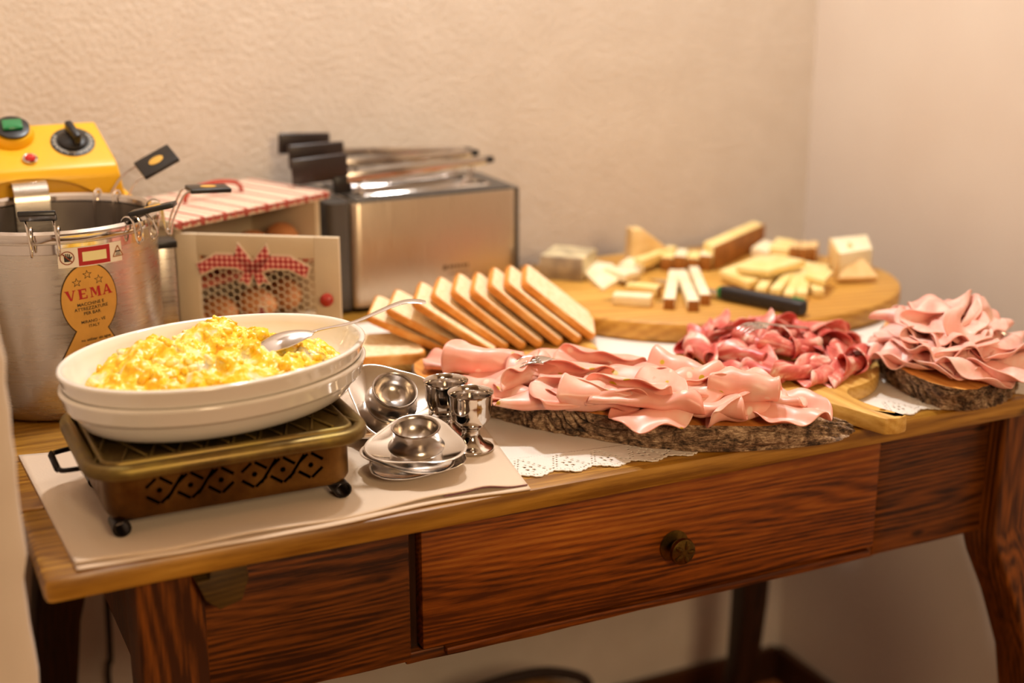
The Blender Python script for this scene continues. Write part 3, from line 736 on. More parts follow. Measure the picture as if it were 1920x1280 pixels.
# ================================================================== TOASTER
TX, TY, TW, TD, THT = .476, .650, .272, .155, .150
to = thing('toaster', 'brushed steel two-slot toaster with black ends against the wall', 'toaster', (TX, TY, ZT), math.radians(1.0))
M_TOS = steel('brushed_toaster_steel', 'c9b9a4', .30, (25, 1, .6), .12)
M_DGR = mat('dark_grey_plastic', '4a443e', .42)
body = rrect(.018, TW - .006, 0, TD, .014, 6)
ob('steel_shell', loft([ring3(body, .008), ring3(body, THT - .003), ring3([((p[0] - TW / 2) * .992 + TW / 2, (p[1] - TD / 2) * .985 + TD / 2) for p in body], THT)]), M_TOS, to, auto=50)
ob('end_panel', loft([ring3(rrect(-.012, .02, .004, TD - .004, .01, 5), .006), ring3(rrect(-.012, .02, .004, TD - .004, .01, 5), THT + .002)]), M_DGR, to, auto=50)
ob('end_panel', loft([ring3(rrect(TW - .012, TW, .006, TD - .006, .005, 5), .006), ring3(rrect(TW - .012, TW, .006, TD - .006, .005, 5), THT + .001)]), M_DGR, to, auto=50)
top = ob('top_plate', box(.028, TW - .014, .008, TD - .008, THT - .004, THT + .0035, .0025), M_DGR, to)
ct = MB().add(box(.048, TW - .040, .030, .062, THT - .03, THT + .02)).add(box(.048, TW - .040, TD - .062, TD - .030, THT - .03, THT + .02)).build('cutter', M_DGR, None); ct.location = to.location; ct.rotation_euler = to.rotation_euler
bpy.context.view_layer.update(); boolean(top, ct)
for y in (.046, TD - .046):
    fr_ = rrect(.045, TW - .037, y - .019, y + .019, .006, 4)
    ob('slot_frame', tube(ring3(fr_, THT + .0042), .0022, 8, 0, True), M_CHROME, to)
    g = MB()
    for i in range(7):
        x = .066 + i * .024
        for q in (-.011, .011): g.add(tube([(x, y + q, THT + .001), (x, y + q, THT - .05)], .0009, 6))
    for q in (-.011, .011): g.add(tube([(.05, y + q, THT + .001), (TW - .042, y + q, THT + .001)], .0012, 6))
    g.build('slot_grille', M_WIRE, to)
ob('foot_rail', box(.02, TW - .01, .012, TD - .012, 0, .010, .002), M_BLACK, to)
ob('lever_slot', box(-.0135, -.0115, TD * .5 - .003, TD * .5 + .003, .04, .12), M_BLACK, to)
ob('lever', box(-.034, -.012, TD * .5 - .014, TD * .5 + .014, .108, .118, .003), M_BLACK, to)
lg = MB(); lx0 = .150
lg.add(box(lx0, lx0 + .006, -.0006, 0, .047, .053))
for i, wd in enumerate((.004, .003, .0035, .0028, .0035, .003)): lg.add(box(lx0 + .009 + i * .0052, lx0 + .009 + i * .0052 + wd, -.0006, 0, .048, .0525))
lg.add(box(lx0 + .009, lx0 + .036, -.0006, 0, .0405, .0418)); lg.build('maker_mark', mat('grey_print', '5a4020', .6), to)
# sandwich racks lying in and over the slots
def rack(pl, pr, wplate, hplate, label):
    pl, pr = Vector(pl), Vector(pr)
    rt = thing('toast_rack', label, 'toast rack', tuple(pl), 0, 'sandwich racks on the toaster')
    d = (pr - pl); ax = d.normalized(); L = d.length; up = Vector((0, 0, 1)); up = (up - ax * up.dot(ax)).normalized(); sd = up.cross(ax)
    M4 = Matrix((ax, sd, up)).transposed().to_4x4()
    wr = MB()
    for s_ in (-.0055, .0055):
        wr.add(box(0, L, s_ - .0022, s_ + .0022, -.005, .005, .0008), M4)
        for k_ in range(1, 8): wr.add(tube([(L * k_ / 8, s_, -.004), (L * k_ / 8, s_, -.055 + .0 * k_)], .0011, 6), M4) if False else None
    wr.build('rack_frame', M_CHROME, rt)
    wr2 = MB()
    for s_ in (-.0055, .0055):
        wr2.add(tube([(.02, s_, -.004), (.025, s_, -.026), (L * .5, s_, -.030), (L - .03, s_, -.026), (L - .02, s_, -.004)], .0012, 6, 3), M4)
    wr2.build('rack_wires', M_WIRE, rt)
    MB().add(box(-wplate, .004, -.0035, .0035, -.001, hplate, .0025, 3), M4).build('handle_plate', mat('brown_black_plastic', '2a1f1c', .3), rt)
    MB().add(box(-.018, .006, -.006, .006, -.020, .004, .002), M4).build('handle_stem', M_BLACK, rt)
    MB().add(box(L - .004, L + .013, -.0065, .0065, -.004, .0045, .002, 3), M4).build('end_tip', M_BLACK, rt)
rack(onv(648, 334, .695), onv(908, 300, .695), .074, .034, 'front one of three racks with the largest dark handle plate, lying on the toaster')
rack(onv(640, 308, .735), onv(880, 287, .735), .074, .032, 'middle one of three racks lying on the toaster')
rack(onv(612, 286, .775), onv(868, 282, .775), .069, .028, 'rearmost rack on the toaster, nearest the wall')
# ================================================================== BRAZIER (food warmer)
NAPZ = .0036
bz = thing('table_brazier', 'copper and brass food warmer with pierced diamond pattern and black scroll feet', 'food warmer', (.172, .122, ZT + NAPZ))
def metalpat(name, a, b, c, rough, sc=14):
    k = NT(name); f = k.noise(k.coord(), sc, 5, .65)
    k.l(k.ramp(f, [(.3, a), (.5, b), (.72, c)]), k.b.inputs['Base Color']); k.b.inputs['Metallic'].default_value = .85
    k.l(k.ramp(f, [(.3, (rough * .8,) * 3 + (1,)), (.7, (rough * 1.3,) * 3 + (1,))]), k.b.inputs['Roughness']); return k.m
M_COP = metalpat('aged_copper', '40280e', '63421a', '85602a', .36)
M_BRS = metalpat('olive_brass', '5e4c28', '7c6638', '94803f', .40, 20)
BW, BD = .111, .074
def rr2(w_, d_, r): return rrect(-w_, w_, -d_, d_, r, 7)
b_ = loft([ring3(rr2(BW - .012, BD - .012, .016), .012), ring3(rr2(BW - .003, BD - .003, .020), .0145), ring3(rr2(BW, BD, .022), .020), ring3(rr2(BW, BD, .022), .060)], cap=False)
body = ob('body', b_, M_COP, bz, auto=50)
m_ = body.modifiers.new('wall', 'SOLIDIFY'); m_.thickness = .0012; m_.offset = -1
dg = bpy.context.evaluated_depsgraph_get(); me = bpy.data.meshes.new_from_object(body.evaluated_get(dg)); body.modifiers.clear(); body.data = me
cut = MB()
def slot(xa, za, xb, zb, w_=.0030):
    a = Vector((xa, 0, za)); b = Vector((xb, 0, zb)); d = b - a; L = d.length; an = math.atan2(d.z, d.x)
    cut.add(box(-.0005, L + .0005, -BD - .006, -BD + .006, -w_ / 2, w_ / 2), TM((xa, 0, za)) @ RY(-an))
zc = .0385; hw, hh = .0112, .0118
cxs = [-.0665, -.0395, -.0125, .0175, .0435, .0695]
for i, cx in enumerate(cxs):
    slot(cx - hw, zc + .004, cx - .0028, zc + hh - .001); slot(cx + .001, zc + hh - .0005, cx + hw, zc + .004)
    slot(cx - hw, zc - .0045, cx - .001, zc - hh); slot(cx + .001, zc - hh, cx + hw * .95, zc - .004)
    cut.add(lathe([(.0026, -.006), (.0026, .006)], 10, cap0=True, cap1=True), TM((cx, -BD, zc)) @ RX(PI / 2))
    if i not in (2, 5):
        nx = (cx + cxs[i + 1]) / 2; slot(nx - .007, zc - .009, nx + .007, zc + .011)
for yy in (-.03, -.01, .01, .03):
    for (a, c2) in ((.032, .052), (.026, .046)):
        cut.add(box(-BW - .006, -BW + .006, yy - .001, yy + .001, a, c2), RX(0))
clean(body); co = clean(cut.build('cutter', M_COP, None)); co.location = bz.location; bpy.context.view_layer.update(); boolean(body, co, selfx=True)
ob('inner_pan', loft([ring3(rr2(BW - .012, BD - .012, .016), .014), ring3(rr2(BW - .012, BD - .012, .016), .0145)]), M_BLACK, bz)
RWd, RDp = .128, .092
rim = [rr2(BW - .002, BD - .002, .022)]
def rr3(dx, z, r=.036): return ring3(rr2(RWd + dx, RDp + dx, max(.01, r + dx)), z)
ob('brass_rim', loft([ring3(rr2(BW - .001, BD - .001, .022), .0575), rr3(-.004, .0575), rr3(-.0008, .0585), rr3(0, .0605), rr3(0, .0655), rr3(-.0015, .0685), rr3(-.0045, .070), rr3(-.010, .0695), rr3(-.0135, .066), rr3(-.0135, .060)]), M_BRS, bz, auto=60)
tp = loft([rr3(-.0150, .060, .030), rr3(-.0150, .0685, .030), rr3(-.0165, .0705, .030), rr3(-.019, .0705, .030), rr3(-.021, .0675, .028)])
ob('warming_plate', tp, M_BRS, bz, auto=60)
gr = MB()
for i in range(-4, 5):
    x = i * .024
    gr.add(tube([(x - .022, -.066, .0683), (x + .022, .066, .0683)], .0013, 6)); gr.add(tube([(x + .022, -.066, .0690), (x - .022, .066, .0690)], .0013, 6))
gr.build('plate_ribs', M_BRS, bz)
M_IRON = mat('black_iron', '1c1512', .38, .6)
for sx in (-1, 1):
    for sy in (-1, 1):
        pts = []
        for i in range(15):
            a = PI * .5 + sx * 0 + i * (2 * PI * .92) / 14; r = .0058
            pts.append((sx * (-.0 + .0058 * math.cos(a)) , .0068 + r * math.sin(a)))
        path = [(-.026, .0142), (-.014, .0140)] + [(-.004 + .0062 * math.sin(t), .0068 + .0064 * math.cos(t)) for t in [2 * PI * .93 * i / 16 for i in range(17)]]
        rings = []
        n = len(path)
        for i, (a, c2) in enumerate(path):
            p0 = path[max(0, i - 1)]; p1 = path[min(n - 1, i + 1)]; d = Vector((p1[0] - p0[0], 0, p1[1] - p0[1])).normalized(); q = Vector((-d.z, 0, d.x)) * .0007
            rings.append([(sx * (a + q.x), -.009, c2 + q.z), (sx * (a + q.x), .009, c2 + q.z), (sx * (a - q.x), .009, c2 - q.z), (sx * (a - q.x), -.009, c2 - q.z)])
        f = clean(ob('scroll_foot', loft(rings), M_IRON, bz, auto=50)); f.location = (sx * (BW - .006), sy * (BD - .014), 0.0); f.scale = (1.2, 1.25, 1.08)
for sx in (-1,):
    pts = [(sx * (BW - .001), .006, .040), (sx * (BW + .004), .006, .039), (sx * (BW + .022), .009, .038), (sx * (BW + .026), .015, .038), (sx * (BW + .028), .034, .039), (sx * (BW + .026), .053, .038), (sx * (BW + .022), .059, .038), (sx * (BW + .004), .062, .039), (sx * (BW - .001), .062, .040)] or [(sx * (BW - .001), -.038, .034), (sx * (BW + .004), -.038, .033), (sx * (BW + .036), -.034, .033), (sx * (BW + .040), -.028, .034), (sx * (BW + .043), 0, .036), (sx * (BW + .040), .028, .034), (sx * (BW + .036), .034, .033), (sx * (BW + .004), .038, .033), (sx * (BW - .001), .038, .034)]
    hm = MB().add(tube(pts, .0024, 8, 4))
    for i in range(7):
        y = .018 + i * .0055; hm.add(lathe([(.0, -.0052), (.0022, -.003), (.0032, 0), (.0022, .003), (0, .0052)], 8, cap0=False), TM((sx * (BW + .0275), y, .0385)))
    hm.build('side_handle', M_IRON, bz)

# ================================================================== OVAL DISHES
M_POR = mat('white_porcelain', 'e9e1d6', .10, spec=.6, coat=.7)
M_GLZ = M_POR
DCX, DCY, DANG = .186, .147, .23
PLT = NAPZ + .0705 + .0002
def dish(name, z0, h, sc, label, group):
    A_, B_ = .1485 * sc, .1085 * sc
    t = thing(name, label, 'dish', (DCX, DCY, ZT + z0), DANG, group)
    def el(a, z, n=96): return [((A_ - a) * math.cos(2 * PI * i / n), (B_ - a) * math.sin(2 * PI * i / n), z) for i in range(n)]
    out = [el(.040, .0008), el(.033, 0), el(.0295, .0005), el(.0240, .0024), el(.0180, .0065), el(.0145, .0115), el(.0130, .0140), el(.0122, .0155), el(.0108, .0180), el(.0098, h - .0195), el(.0088, h - .0182), el(.0050, h - .0172), el(.0040, h - .0145),
           el(.0022, h - .0060), el(.0006, h - .0030), el(.0004, h - .0012), el(.0018, h), el(.0045, h + .0002), el(.0064, h - .0016), el(.0085, h - .008), el(.0150, .019), el(.022, .010), el(.036, .0045), el(.07, .004)]
    ob('bowl', loft(out), M_POR, t, auto=60)
    return t
dish('oval_dish', PLT, .0400, 1.0, 'lower of two stacked white oval porcelain dishes, resting on the brazier', 'stacked oval dishes')
dish('oval_dish', PLT + .0178, .0395, 1.0, 'upper of two stacked white oval porcelain dishes, filled with scrambled eggs', 'stacked oval dishes')
DTOP = PLT + .0185 + .0395

# scrambled eggs
kE = NT('scrambled_egg'); v = kE.coord(); n1 = kE.noise(v, 42, 5, .6, .6); n2 = kE.noise(v, 130, 3, .6)
add = kE.n('ShaderNodeMath', operation='MULTIPLY_ADD'); add.inputs[1].default_value = .75; kE.l(n1, add.inputs[0]); m5 = kE.n('ShaderNodeMath', operation='MULTIPLY'); m5.inputs[1].default_value = .25; kE.l(n2, m5.inputs[0]); kE.l(m5.outputs[0], add.inputs[2])
kE.l(kE.ramp(add.outputs[0], [(.36, 'e8a60c'), (.45, 'f6c41c'), (.51, 'f9d64a'), (.56, 'f9e6a0'), (.63, 'f6ecd4')]), kE.b.inputs['Base Color'])
kE.b.inputs['Roughness'].default_value = .32; kE.b.inputs['Subsurface Weight'].default_value = .25; kE.b.inputs['Subsurface Radius'].default_value = (1, .7, .2); kE.b.inputs['Subsurface Scale'].default_value = .004
kE.bump(n2, .4, .001)
def egg_h(x, y):       # mound height over the dish floor, dish coordinates
    ca, sa = x / .128, y / .088; r = math.sqrt(ca * ca + sa * sa)
    base = .0400 * max(0, 1 - r ** 3.6) ** .60
    base *= .80 + .34 * math.exp(-((x + .062) ** 2 + (y - .030) ** 2) / .0013) + .36 * math.exp(-((x - .022) ** 2 + (y - .045) ** 2) / .0009) - .10 * math.exp(-((x + .018) ** 2 + (y - .03) ** 2) / .0004) - .20 * math.exp(-((x - .095) ** 2) / .0010)
    d = Vector((x, y, 0)); f = 0
    f += .0095 * noise.noise(d * 42) + .0052 * (.35 - abs(noise.noise(d * 62))) * 1.2 + .0030 * noise.noise(d * 130) + .0018 * noise.noise(d * 300)
    return base + f * min(1, base / .012)
n_r, n_t = 110, 300; vs = [(0, 0, egg_h(0, 0))]; fs = []
for i in range(1, n_r + 1):
    for j in range(n_t):
        a = 2 * PI * j / n_t; r = i / n_r; x = .1285 * r * math.cos(a); y = .0885 * r * math.sin(a)
        j_ = noise.noise_vector(Vector((x, y, 0)) * 90) * .0022
        vs.append((x + j_.x * (1 - r), y + j_.y * (1 - r), max(.0, egg_h(x, y))))
for j in range(n_t): fs.append((0, 1 + j, 1 + (j + 1) % n_t))
for i in range(n_r - 1):
    for j in range(n_t):
        a = 1 + i * n_t; b = a + n_t; fs.append((a + j, b + j, b + (j + 1) % n_t, a + (j + 1) % n_t))
rnd = random.Random(4); mb = MB(); mb.v = vs; mb.f = fs
for q in range(150):     # crumbs and curds on top
    a = rnd.random() * 2 * PI; r = math.sqrt(rnd.random()) * .93; x = .125 * r * math.cos(a); y = .085 * r * math.sin(a); s_ = rnd.uniform(.0022, .0068)
    bm = bmesh.new(); bmesh.ops.create_icosphere(bm, subdivisions=2, radius=s_)
    off = Vector((q, 0, 0))
    for v_ in bm.verts: v_.co *= 1 + .45 * noise.noise(v_.co * 260 + off)
    bm.transform(Matrix.Diagonal((rnd.uniform(.8, 1.7), rnd.uniform(.7, 1.3), rnd.uniform(.5, .9), 1)))
    mb.add(bmout(bm), TM((x, y, egg_h(x, y) - s_ * .10)) @ Euler((rnd.random(), rnd.random(), rnd.random() * 6)).to_matrix().to_4x4())
se = mb.build('scrambled_eggs', kE.m, None, auto=0); se.location = (DCX, DCY, ZT + PLT + .0178 + .0075); se.rotation_euler = (0, 0, DANG)
tag(se, 'yellow scrambled eggs heaped in the upper oval dish', 'food', kind='stuff')

# serving spoon: bowl in the eggs, handle over the dish's right rim
sp0 = at(520, 640, .134); spn = at(588, 622, .141); spm = at(665, 603, .150); spe = at(798, 566, .166)
sp = thing('serving_spoon', 'large shiny serving spoon with bowl sunk in the scrambled eggs', 'spoon', tuple(spn))
d = (spn - at(508, 648, .131)); d.normalize(); side = Vector((-d.y, d.x, 0)).normalized(); up = d.cross(side) * -1
if up.z < 0: up = -up
L = .062; W_ = .019; vs = []; fs = []; NI, NJ = 18, 12
for layer in (0, 1):
    for i in range(NI + 1):
        t = i / NI; wd = W_ * (math.sin(PI * min(1, t * 1.0) ** .8) ** .62 if 0 < t < 1 else 0) + .0022 * (t > .9)
        for j in range(NJ + 1):
            s_ = -1 + 2 * j / NJ; dep = .0088 * math.sin(PI * t) ** .8 * (1 - s_ * s_)
            p = -d * L * (1 - t) + side * (wd * s_) + up * (dep * 1.0) - up * (.0010 if layer else 0)   # back of the bowl faces up
            vs.append(p)
n_ = (NI + 1) * (NJ + 1)
for layer in (0, 1):
    for i in range(NI):
        for j in range(NJ):
            q = layer * n_ + i * (NJ + 1) + j; f = (q, q + 1, q + NJ + 2, q + NJ + 1); fs.append(f if layer == 0 else f[::-1])
for i in range(NI):
    for j in (0, NJ):
        q = i * (NJ + 1) + j; fs.append((q, q + NJ + 1, q + NJ + 1 + n_, q + n_))
M_SPN = steel('spoon_steel', 'd6cfcc', .14)
ob('spoon_bowl', (vs, fs), M_SPN, sp)
pp = [Vector((0, 0, 0)) - d * .004, Vector((0, 0, 0)) + d * .008, spm - spn, (spm - spn) * .35 + (spe - spn) * .65 + Vector((0, 0, .006)), spe - spn]
def flatbar(pts, wf, th, sm=8):
    pts = [Vector(p) for p in pts]; out = []
    n = len(pts)
    for i in range(n - 1):
        p0 = pts[max(i - 1, 0)]; p1 = pts[i]; p2 = pts[i + 1]; p3 = pts[min(i + 2, n - 1)]
        for k_ in range(sm):
            t = k_ / sm; out.append(.5 * ((2 * p1) + (p2 - p0) * t + (2 * p0 - 5 * p1 + 4 * p2 - p3) * t * t + (3 * p1 - p0 - 3 * p2 + p3) * t ** 3))
    out.append(pts[-1]); N = len(out); rings = []
    for i, p in enumerate(out):
        dd = (out[min(i + 1, N - 1)] - out[max(i - 1, 0)]).normalized(); sd = Vector((-dd.y, dd.x, 0)).normalized(); u_ = dd.cross(sd).normalized()
        w_ = wf(i / (N - 1)); tt = th
        rings.append([p + sd * w_ * math.cos(a) + u_ * tt * math.sin(a) * (1.0) for a in [2 * PI * k_ / 14 for k_ in range(14)]])
    return loft(rings)
ob('spoon_handle', flatbar(pp, lambda t: .0028 + .0060 * max(0, (t - .35) / .65) ** 1.2 * (1 if t < .93 else max(.35, (1 - (t - .93) / .07) ** .5)), .0011), M_SPN, sp)

# ================================================================== STEEL EGG CUPS
def rtri(t, k=.12): return 1 + k * math.cos(3 * t)
def saucer_cup(root, rot=0, cup=True):
    p_s = [(.0, .0035), (.014, .0035), (.022, .0030), (.028, .0036), (.036, .0056), (.0435, .0084), (.0458, .0094), (.0470, .0090), (.0470, .0082), (.0452, .0080), (.036, .0044), (.028, .0026), (.022, .0016), (.0, .0016)]
    v, f = [], []
    seg = 72
    for (r, z) in p_s:
        for i in range(seg):
            t = 2 * PI * i / seg; kk = 1 + (rtri(t) - 1) * min(1, max(0, (r - .02) / .02)); v.append((r * kk * math.cos(t + rot), r * kk * math.sin(t + rot), z))
    for j in range(len(p_s) - 1):
        for i in range(seg): f.append((j * seg + i, j * seg + (i + 1) % seg, (j + 1) * seg + (i + 1) % seg, (j + 1) * seg + i))
    clean(ob('saucer', (v, f), M_CHROME, root, auto=50))
    if cup: ob('cup', lathe([(.0275, .0036), (.0250, .0055), (.0234, .009), (.0222, .014), (.0220, .018), (.0232, .0222), (.0238, .0236), (.0232, .0248), (.0218, .0244), (.0205, .021), (.0194, .016), (.017, .011), (.011, .0065), (.0, .0045)], 56, cap0=False), M_CUPIN, root, auto=60)
M_CUPIN = steel('satin_steel', 'bfb6ae', .2)
def scup(loc, rot, rz, label, only=None):
    t = thing('egg_cup', label, 'egg cup', loc, rot, 'steel egg cups with trays'); saucer_cup(t, rz); return t
def saucer_only(loc, rot, rz, label, grp):
    t = thing('egg_cup_tray', label, 'tray', loc, rot, 'stacked egg cup trays'); saucer_cup(t, rz, False); return t
c0 = at(780, 882, .006)
saucer_only((.356, .0905, ZT + NAPZ + .0002), (0, 0, 0), -.35, 'bottom triangular steel tray of the front egg cup stack', 'steel egg cups with saucers')
saucer_only((.3575, .090, ZT + NAPZ + .0075), (math.radians(2), math.radians(1), 0), .55, 'middle triangular steel tray peeping out under the front egg cup', 'steel egg cups with saucers')
scup((.3605, .090, ZT + NAPZ + .0200), Matrix.Rotation(math.radians(9), 3, Vector((math.cos(YAW), -math.sin(YAW), 0))).to_euler(), 1.126, 'top steel egg cup of the front stack with a triangular tray and thick ring')
saucer_only((.352, .215, ZT + NAPZ + .0002), (0, 0, 0), .3, 'triangular steel tray lying flat under the tilted egg cup', '')
saucer_only((.358, .220, ZT + NAPZ + .011), (math.radians(9), math.radians(4), 0), 1.2, 'slightly tipped steel tray just under the tilted egg cup', '')
RA_ = Vector((math.cos(YAW), -math.sin(YAW), 0)); DA_ = Vector((math.sin(YAW), math.cos(YAW), 0))
Rt = Matrix.Rotation(math.radians(17), 3, DA_) @ Matrix.Rotation(math.radians(29), 3, RA_)
pc = at(732, 758, .036)
scup(tuple(pc), Rt.to_euler(), 2.2, 'steel egg cup tipped steeply towards the viewer atop the rear trays')
def stem_cup(loc, label):
    t = thing('stemmed_egg_cup', label, 'egg cup', loc, 0, 'stemmed steel egg cups')
    ob('foot', lathe([(.0215, 0), (.0228, .0006), (.0230, .0016), (.0222, .0026), (.017, .0042), (.0125, .0085), (.0095, .0145), (.0088, .0200), (.0105, .0222), (.0112, .0234)], 56), M_CHROME, t, auto=60)
    ob('cup', lathe([(.0, .0234), (.0112, .0234), (.0155, .0265), (.0195, .0325), (.0212, .0400), (.0213, .0480), (.0222, .0560), (.0232, .0588), (.0231, .0598), (.0222, .0594), (.0208, .054), (.0202, .046), (.0196, .038), (.015, .029), (.008, .0258), (0, .0252)], 56, cap0=False), M_CHROME, t, auto=60)
stem_cup((.4295, .1155, ZT + NAPZ), 'stemmed steel egg cup standing nearest the bark-edged board, in front of its twin')
stem_cup((.4215, .160, ZT + NAPZ), 'stemmed steel egg cup half hidden behind its twin')
CLZ = .0022
def spline(pts, n=200):
    P = [Vector((p[0], p[1], 0)) for p in pts]; m = len(P); out = []
    for i in range(m):
        p0, p1, p2, p3 = P[i - 1], P[i], P[(i + 1) % m], P[(i + 2) % m]
        for k_ in range(12):
            t = k_ / 12; out.append(.5 * ((2 * p1) + (p2 - p0) * t + (2 * p0 - 5 * p1 + 4 * p2 - p3) * t * t + (3 * p1 - p0 - 3 * p2 + p3) * t ** 3))
    L = [0]
    for i in range(len(out)): L.append(L[-1] + (out[(i + 1) % len(out)] - out[i]).length)
    res = []; j = 0
    for i in range(n):
        d = L[-1] * i / n
        while L[j + 1] < d: j += 1
        t = (d - L[j]) / max(1e-9, L[j + 1] - L[j]); res.append(out[j % len(out)].lerp(out[(j + 1) % len(out)], t))
    return res
# bark: colour from height in the relief, stored per vertex position by noise
kB = NT('tree_bark'); v = kB.coord(); a1 = kB.noise(v, 60, 6, .7, .8); a2 = kB.noise(kB.coord('Object', (1, 1, 3)), 190, 4, .7)
mm = kB.n('ShaderNodeMath', operation='MULTIPLY_ADD'); mm.inputs[1].default_value = .6; kB.l(a1, mm.inputs[0]); m2 = kB.n('ShaderNodeMath', operation='MULTIPLY'); m2.inputs[1].default_value = .4; kB.l(a2, m2.inputs[0]); kB.l(m2.outputs[0], mm.inputs[2])
kB.l(kB.ramp(mm.outputs[0], [(.38, '1a100a'), (.45, '5a422e'), (.52, '927356'), (.62, 'd8bc9a')]), kB.b.inputs['Base Color']); kB.b.inputs['Roughness'].default_value = .75
kB.bump(a2, .8, .002); M_BARK = kB.m
M_LOGW = wood('fresh_cut_wood', 'c8803a', 'e6a050', 'f2b868', 1, 1.2, False, .4, 4)
def log_slab(name, label, cat, top, bot, h, n=640, nz=22, amp=.0090, seed=0, group=None, slope=0):
    T_, B_ = spline(top, n), spline(bot, n)
    c = sum(T_, Vector()) / n
    t = thing(name, label, cat, (c.x, c.y, ZT + CLZ), 0, group)
    # line the two outlines up by bearing from the centre
    def byang(P):
        P = sorted(P, key=lambda p: math.atan2(p.y - c.y, p.x - c.x)); A_ = [math.atan2(p.y - c.y, p.x - c.x) for p in P]; out = []
        R_ = [(p - c).length for p in P]
        return np.interp(np.linspace(-PI, PI, n, endpoint=False), A_, R_, period=2 * PI)
    RT, RB = byang(T_), byang(B_)
    rings = []; arc = 0
    for k_ in range(nz + 1):
        z = k_ / nz; rg = []
        for i in range(n):
            a = -PI + 2 * PI * i / n; r = RB[i] + (RT[i] - RB[i]) * z
            dr = Vector((math.cos(a), math.sin(a), 0)); s_ = a * r
            q = Vector((s_ * 38 + z * h * 38 * .9, z * h * 30, seed))
            ridge = noise.fractal(q, .9, 2.1, 4) ; cell = noise.voronoi(Vector((s_ * 60 + z * h * 50, z * h * 75, seed)))[0]
            cr = min(1, (cell[1] - cell[0]) * 4.5)
            w1 = noise.noise(Vector((s_ * 42 + z * h * 46, z * h * 16, seed))); w2 = noise.noise(Vector((s_ * 75 + z * h * 60 + 9, z * h * 34, seed + 4)))
            fur = min(1 - math.exp(-(w1 / .10) ** 2), 1 - .7 * math.exp(-(w2 / .07) ** 2))
            disp = amp * (.30 * ridge + .25 * cr + .95 * fur - .80) + .0012 * noise.noise(Vector((s_ * 400, z * h * 400, seed)))
            env = min(1, min(z, 1 - z) * 7 + .35)
            rr_ = r + disp * env - .0012
            rg.append((dr.x * rr_, dr.y * rr_, z * h))
        rings.append(rg)
    v, f = loft(rings, cap=False)
    ob('bark', (v, f), M_BARK, t, auto=0)
    tp = rings[-1]; inn = [(p[0] * .985, p[1] * .985, h + .0004) for p in tp]
    wv = [(p[0], p[1], h) for p in tp] + inn + [(0, 0, h + .0004)]
    ff = [(i, (i + 1) % n, n + (i + 1) % n, n + i) for i in range(n)] + [(n + i, n + (i + 1) % n, 2 * n) for i in range(n)]
    bt = rings[0]; nb = len(wv); wv += [(p[0], p[1], 0) for p in bt] + [(0, 0, 0)]; ff += [(nb + (i + 1) % n, nb + i, nb + n) for i in range(n)]
    ob('cut_wood', (wv, ff), M_LOGW, t, auto=0); return t
LH1 = .028
def A2(px, py, h): p = at(px, py, h); return (p.x, p.y)
top1 = [A2(x, y, LH1) for x, y in ((776, 690), (800, 722), (860, 742), (922, 751), (1010, 765), (1129, 782), (1216, 797), (1290, 802), (1354, 803), (1440, 803), (1500, 792), (1528, 772), (1515, 752), (1440, 735), (1330, 712), (1200, 690), (1080, 672), (960, 664), (860, 664), (800, 672))]
bot1 = [A2(x, y, .002) for x, y in ((782, 735), (812, 752), (860, 768), (916, 782), (1010, 806), (1104, 823), (1166, 834), (1229, 842), (1310, 847), (1400, 847), (1500, 840), (1565, 829), (1600, 815), (1598, 795), (1560, 778), (1470, 762), (1340, 742), (1200, 722), (1080, 704), (960, 694), (860, 696), (800, 710))]
log_slab('bark_board', 'long bark-edged log slab under the mortadella at the table front edge', 'serving board', top1, bot1, LH1, seed=1, group='bark-edged serving boards')
LH2 = .032
top2 = [A2(x, y, LH2) for x, y in ((1648, 640), (1654, 660), (1681, 690), (1726, 714), (1769, 727), (1820, 735), (1858, 724), (1890, 706), (1906, 680), (1900, 650), (1870, 618), (1820, 592), (1760, 578), (1700, 584), (1660, 604))]
bot2 = [A2(x, y, .002) for x, y in ((1640, 668), (1646, 690), (1660, 714), (1698, 737), (1754, 764), (1803, 771), (1864, 763), (1897, 745), (1910, 715), (1905, 685), (1872, 655), (1820, 630), (1760, 616), (1700, 620), (1655, 640))]
log_slab('bark_board', 'round bark-edged log slab under the heap of pink ham at the right table end', 'serving board', top2, bot2, LH2, n=420, amp=.0078, seed=9, group='bark-edged serving boards')

# ---------------------------------------------------------------- salami board with handle
M_BRD = wood('pale_board_wood', 'bf8c3c', 'dcb05c', 'edca80', 1, 1.0, False, .42, 6)
M_BRD2 = wood('cheese_board_wood', 'b88234', 'd6a24a', 'e6b966', 0, .8, True, .42, 8, .6)
SBH = .021
ec, ea, eb, eg_ = Vector((.853, .1905, 0)), .1135, .127, -.048
def epos(a): x, y = ea * math.cos(a), eb * math.sin(a); return Vector((ec.x + x * math.cos(eg_) - y * math.sin(eg_), ec.y + x * math.sin(eg_) + y * math.cos(eg_), 0))
hl, hr = Vector((*A2(1662, 785, SBH), 0)), Vector((*A2(1704, 778, SBH), 0)); rl_, rr_ = Vector((*A2(1508, 740, SBH), 0)), Vector((*A2(1608, 737, SBH), 0))
al = math.atan2(rl_.y - ec.y, rl_.x - ec.x); ar = math.atan2(rr_.y - ec.y, rr_.x - ec.x)
poly = []
n = 90
for i in range(n + 1):
    a = ar + .10 + (2 * PI - (ar - al) - .30) * i / n; poly.append(epos(a))
def bez(a, b, c_, n=8): return [a * (1 - t) ** 2 + b * 2 * t * (1 - t) + c_ * t * t for t in [i / n for i in range(1, n)]]
hd_ = (hl - rl_).normalized()
poly += bez(poly[-1], rl_ - hd_ * .004, rl_ + (hl - rl_) * .38) + [rl_ + (hl - rl_) * .5]
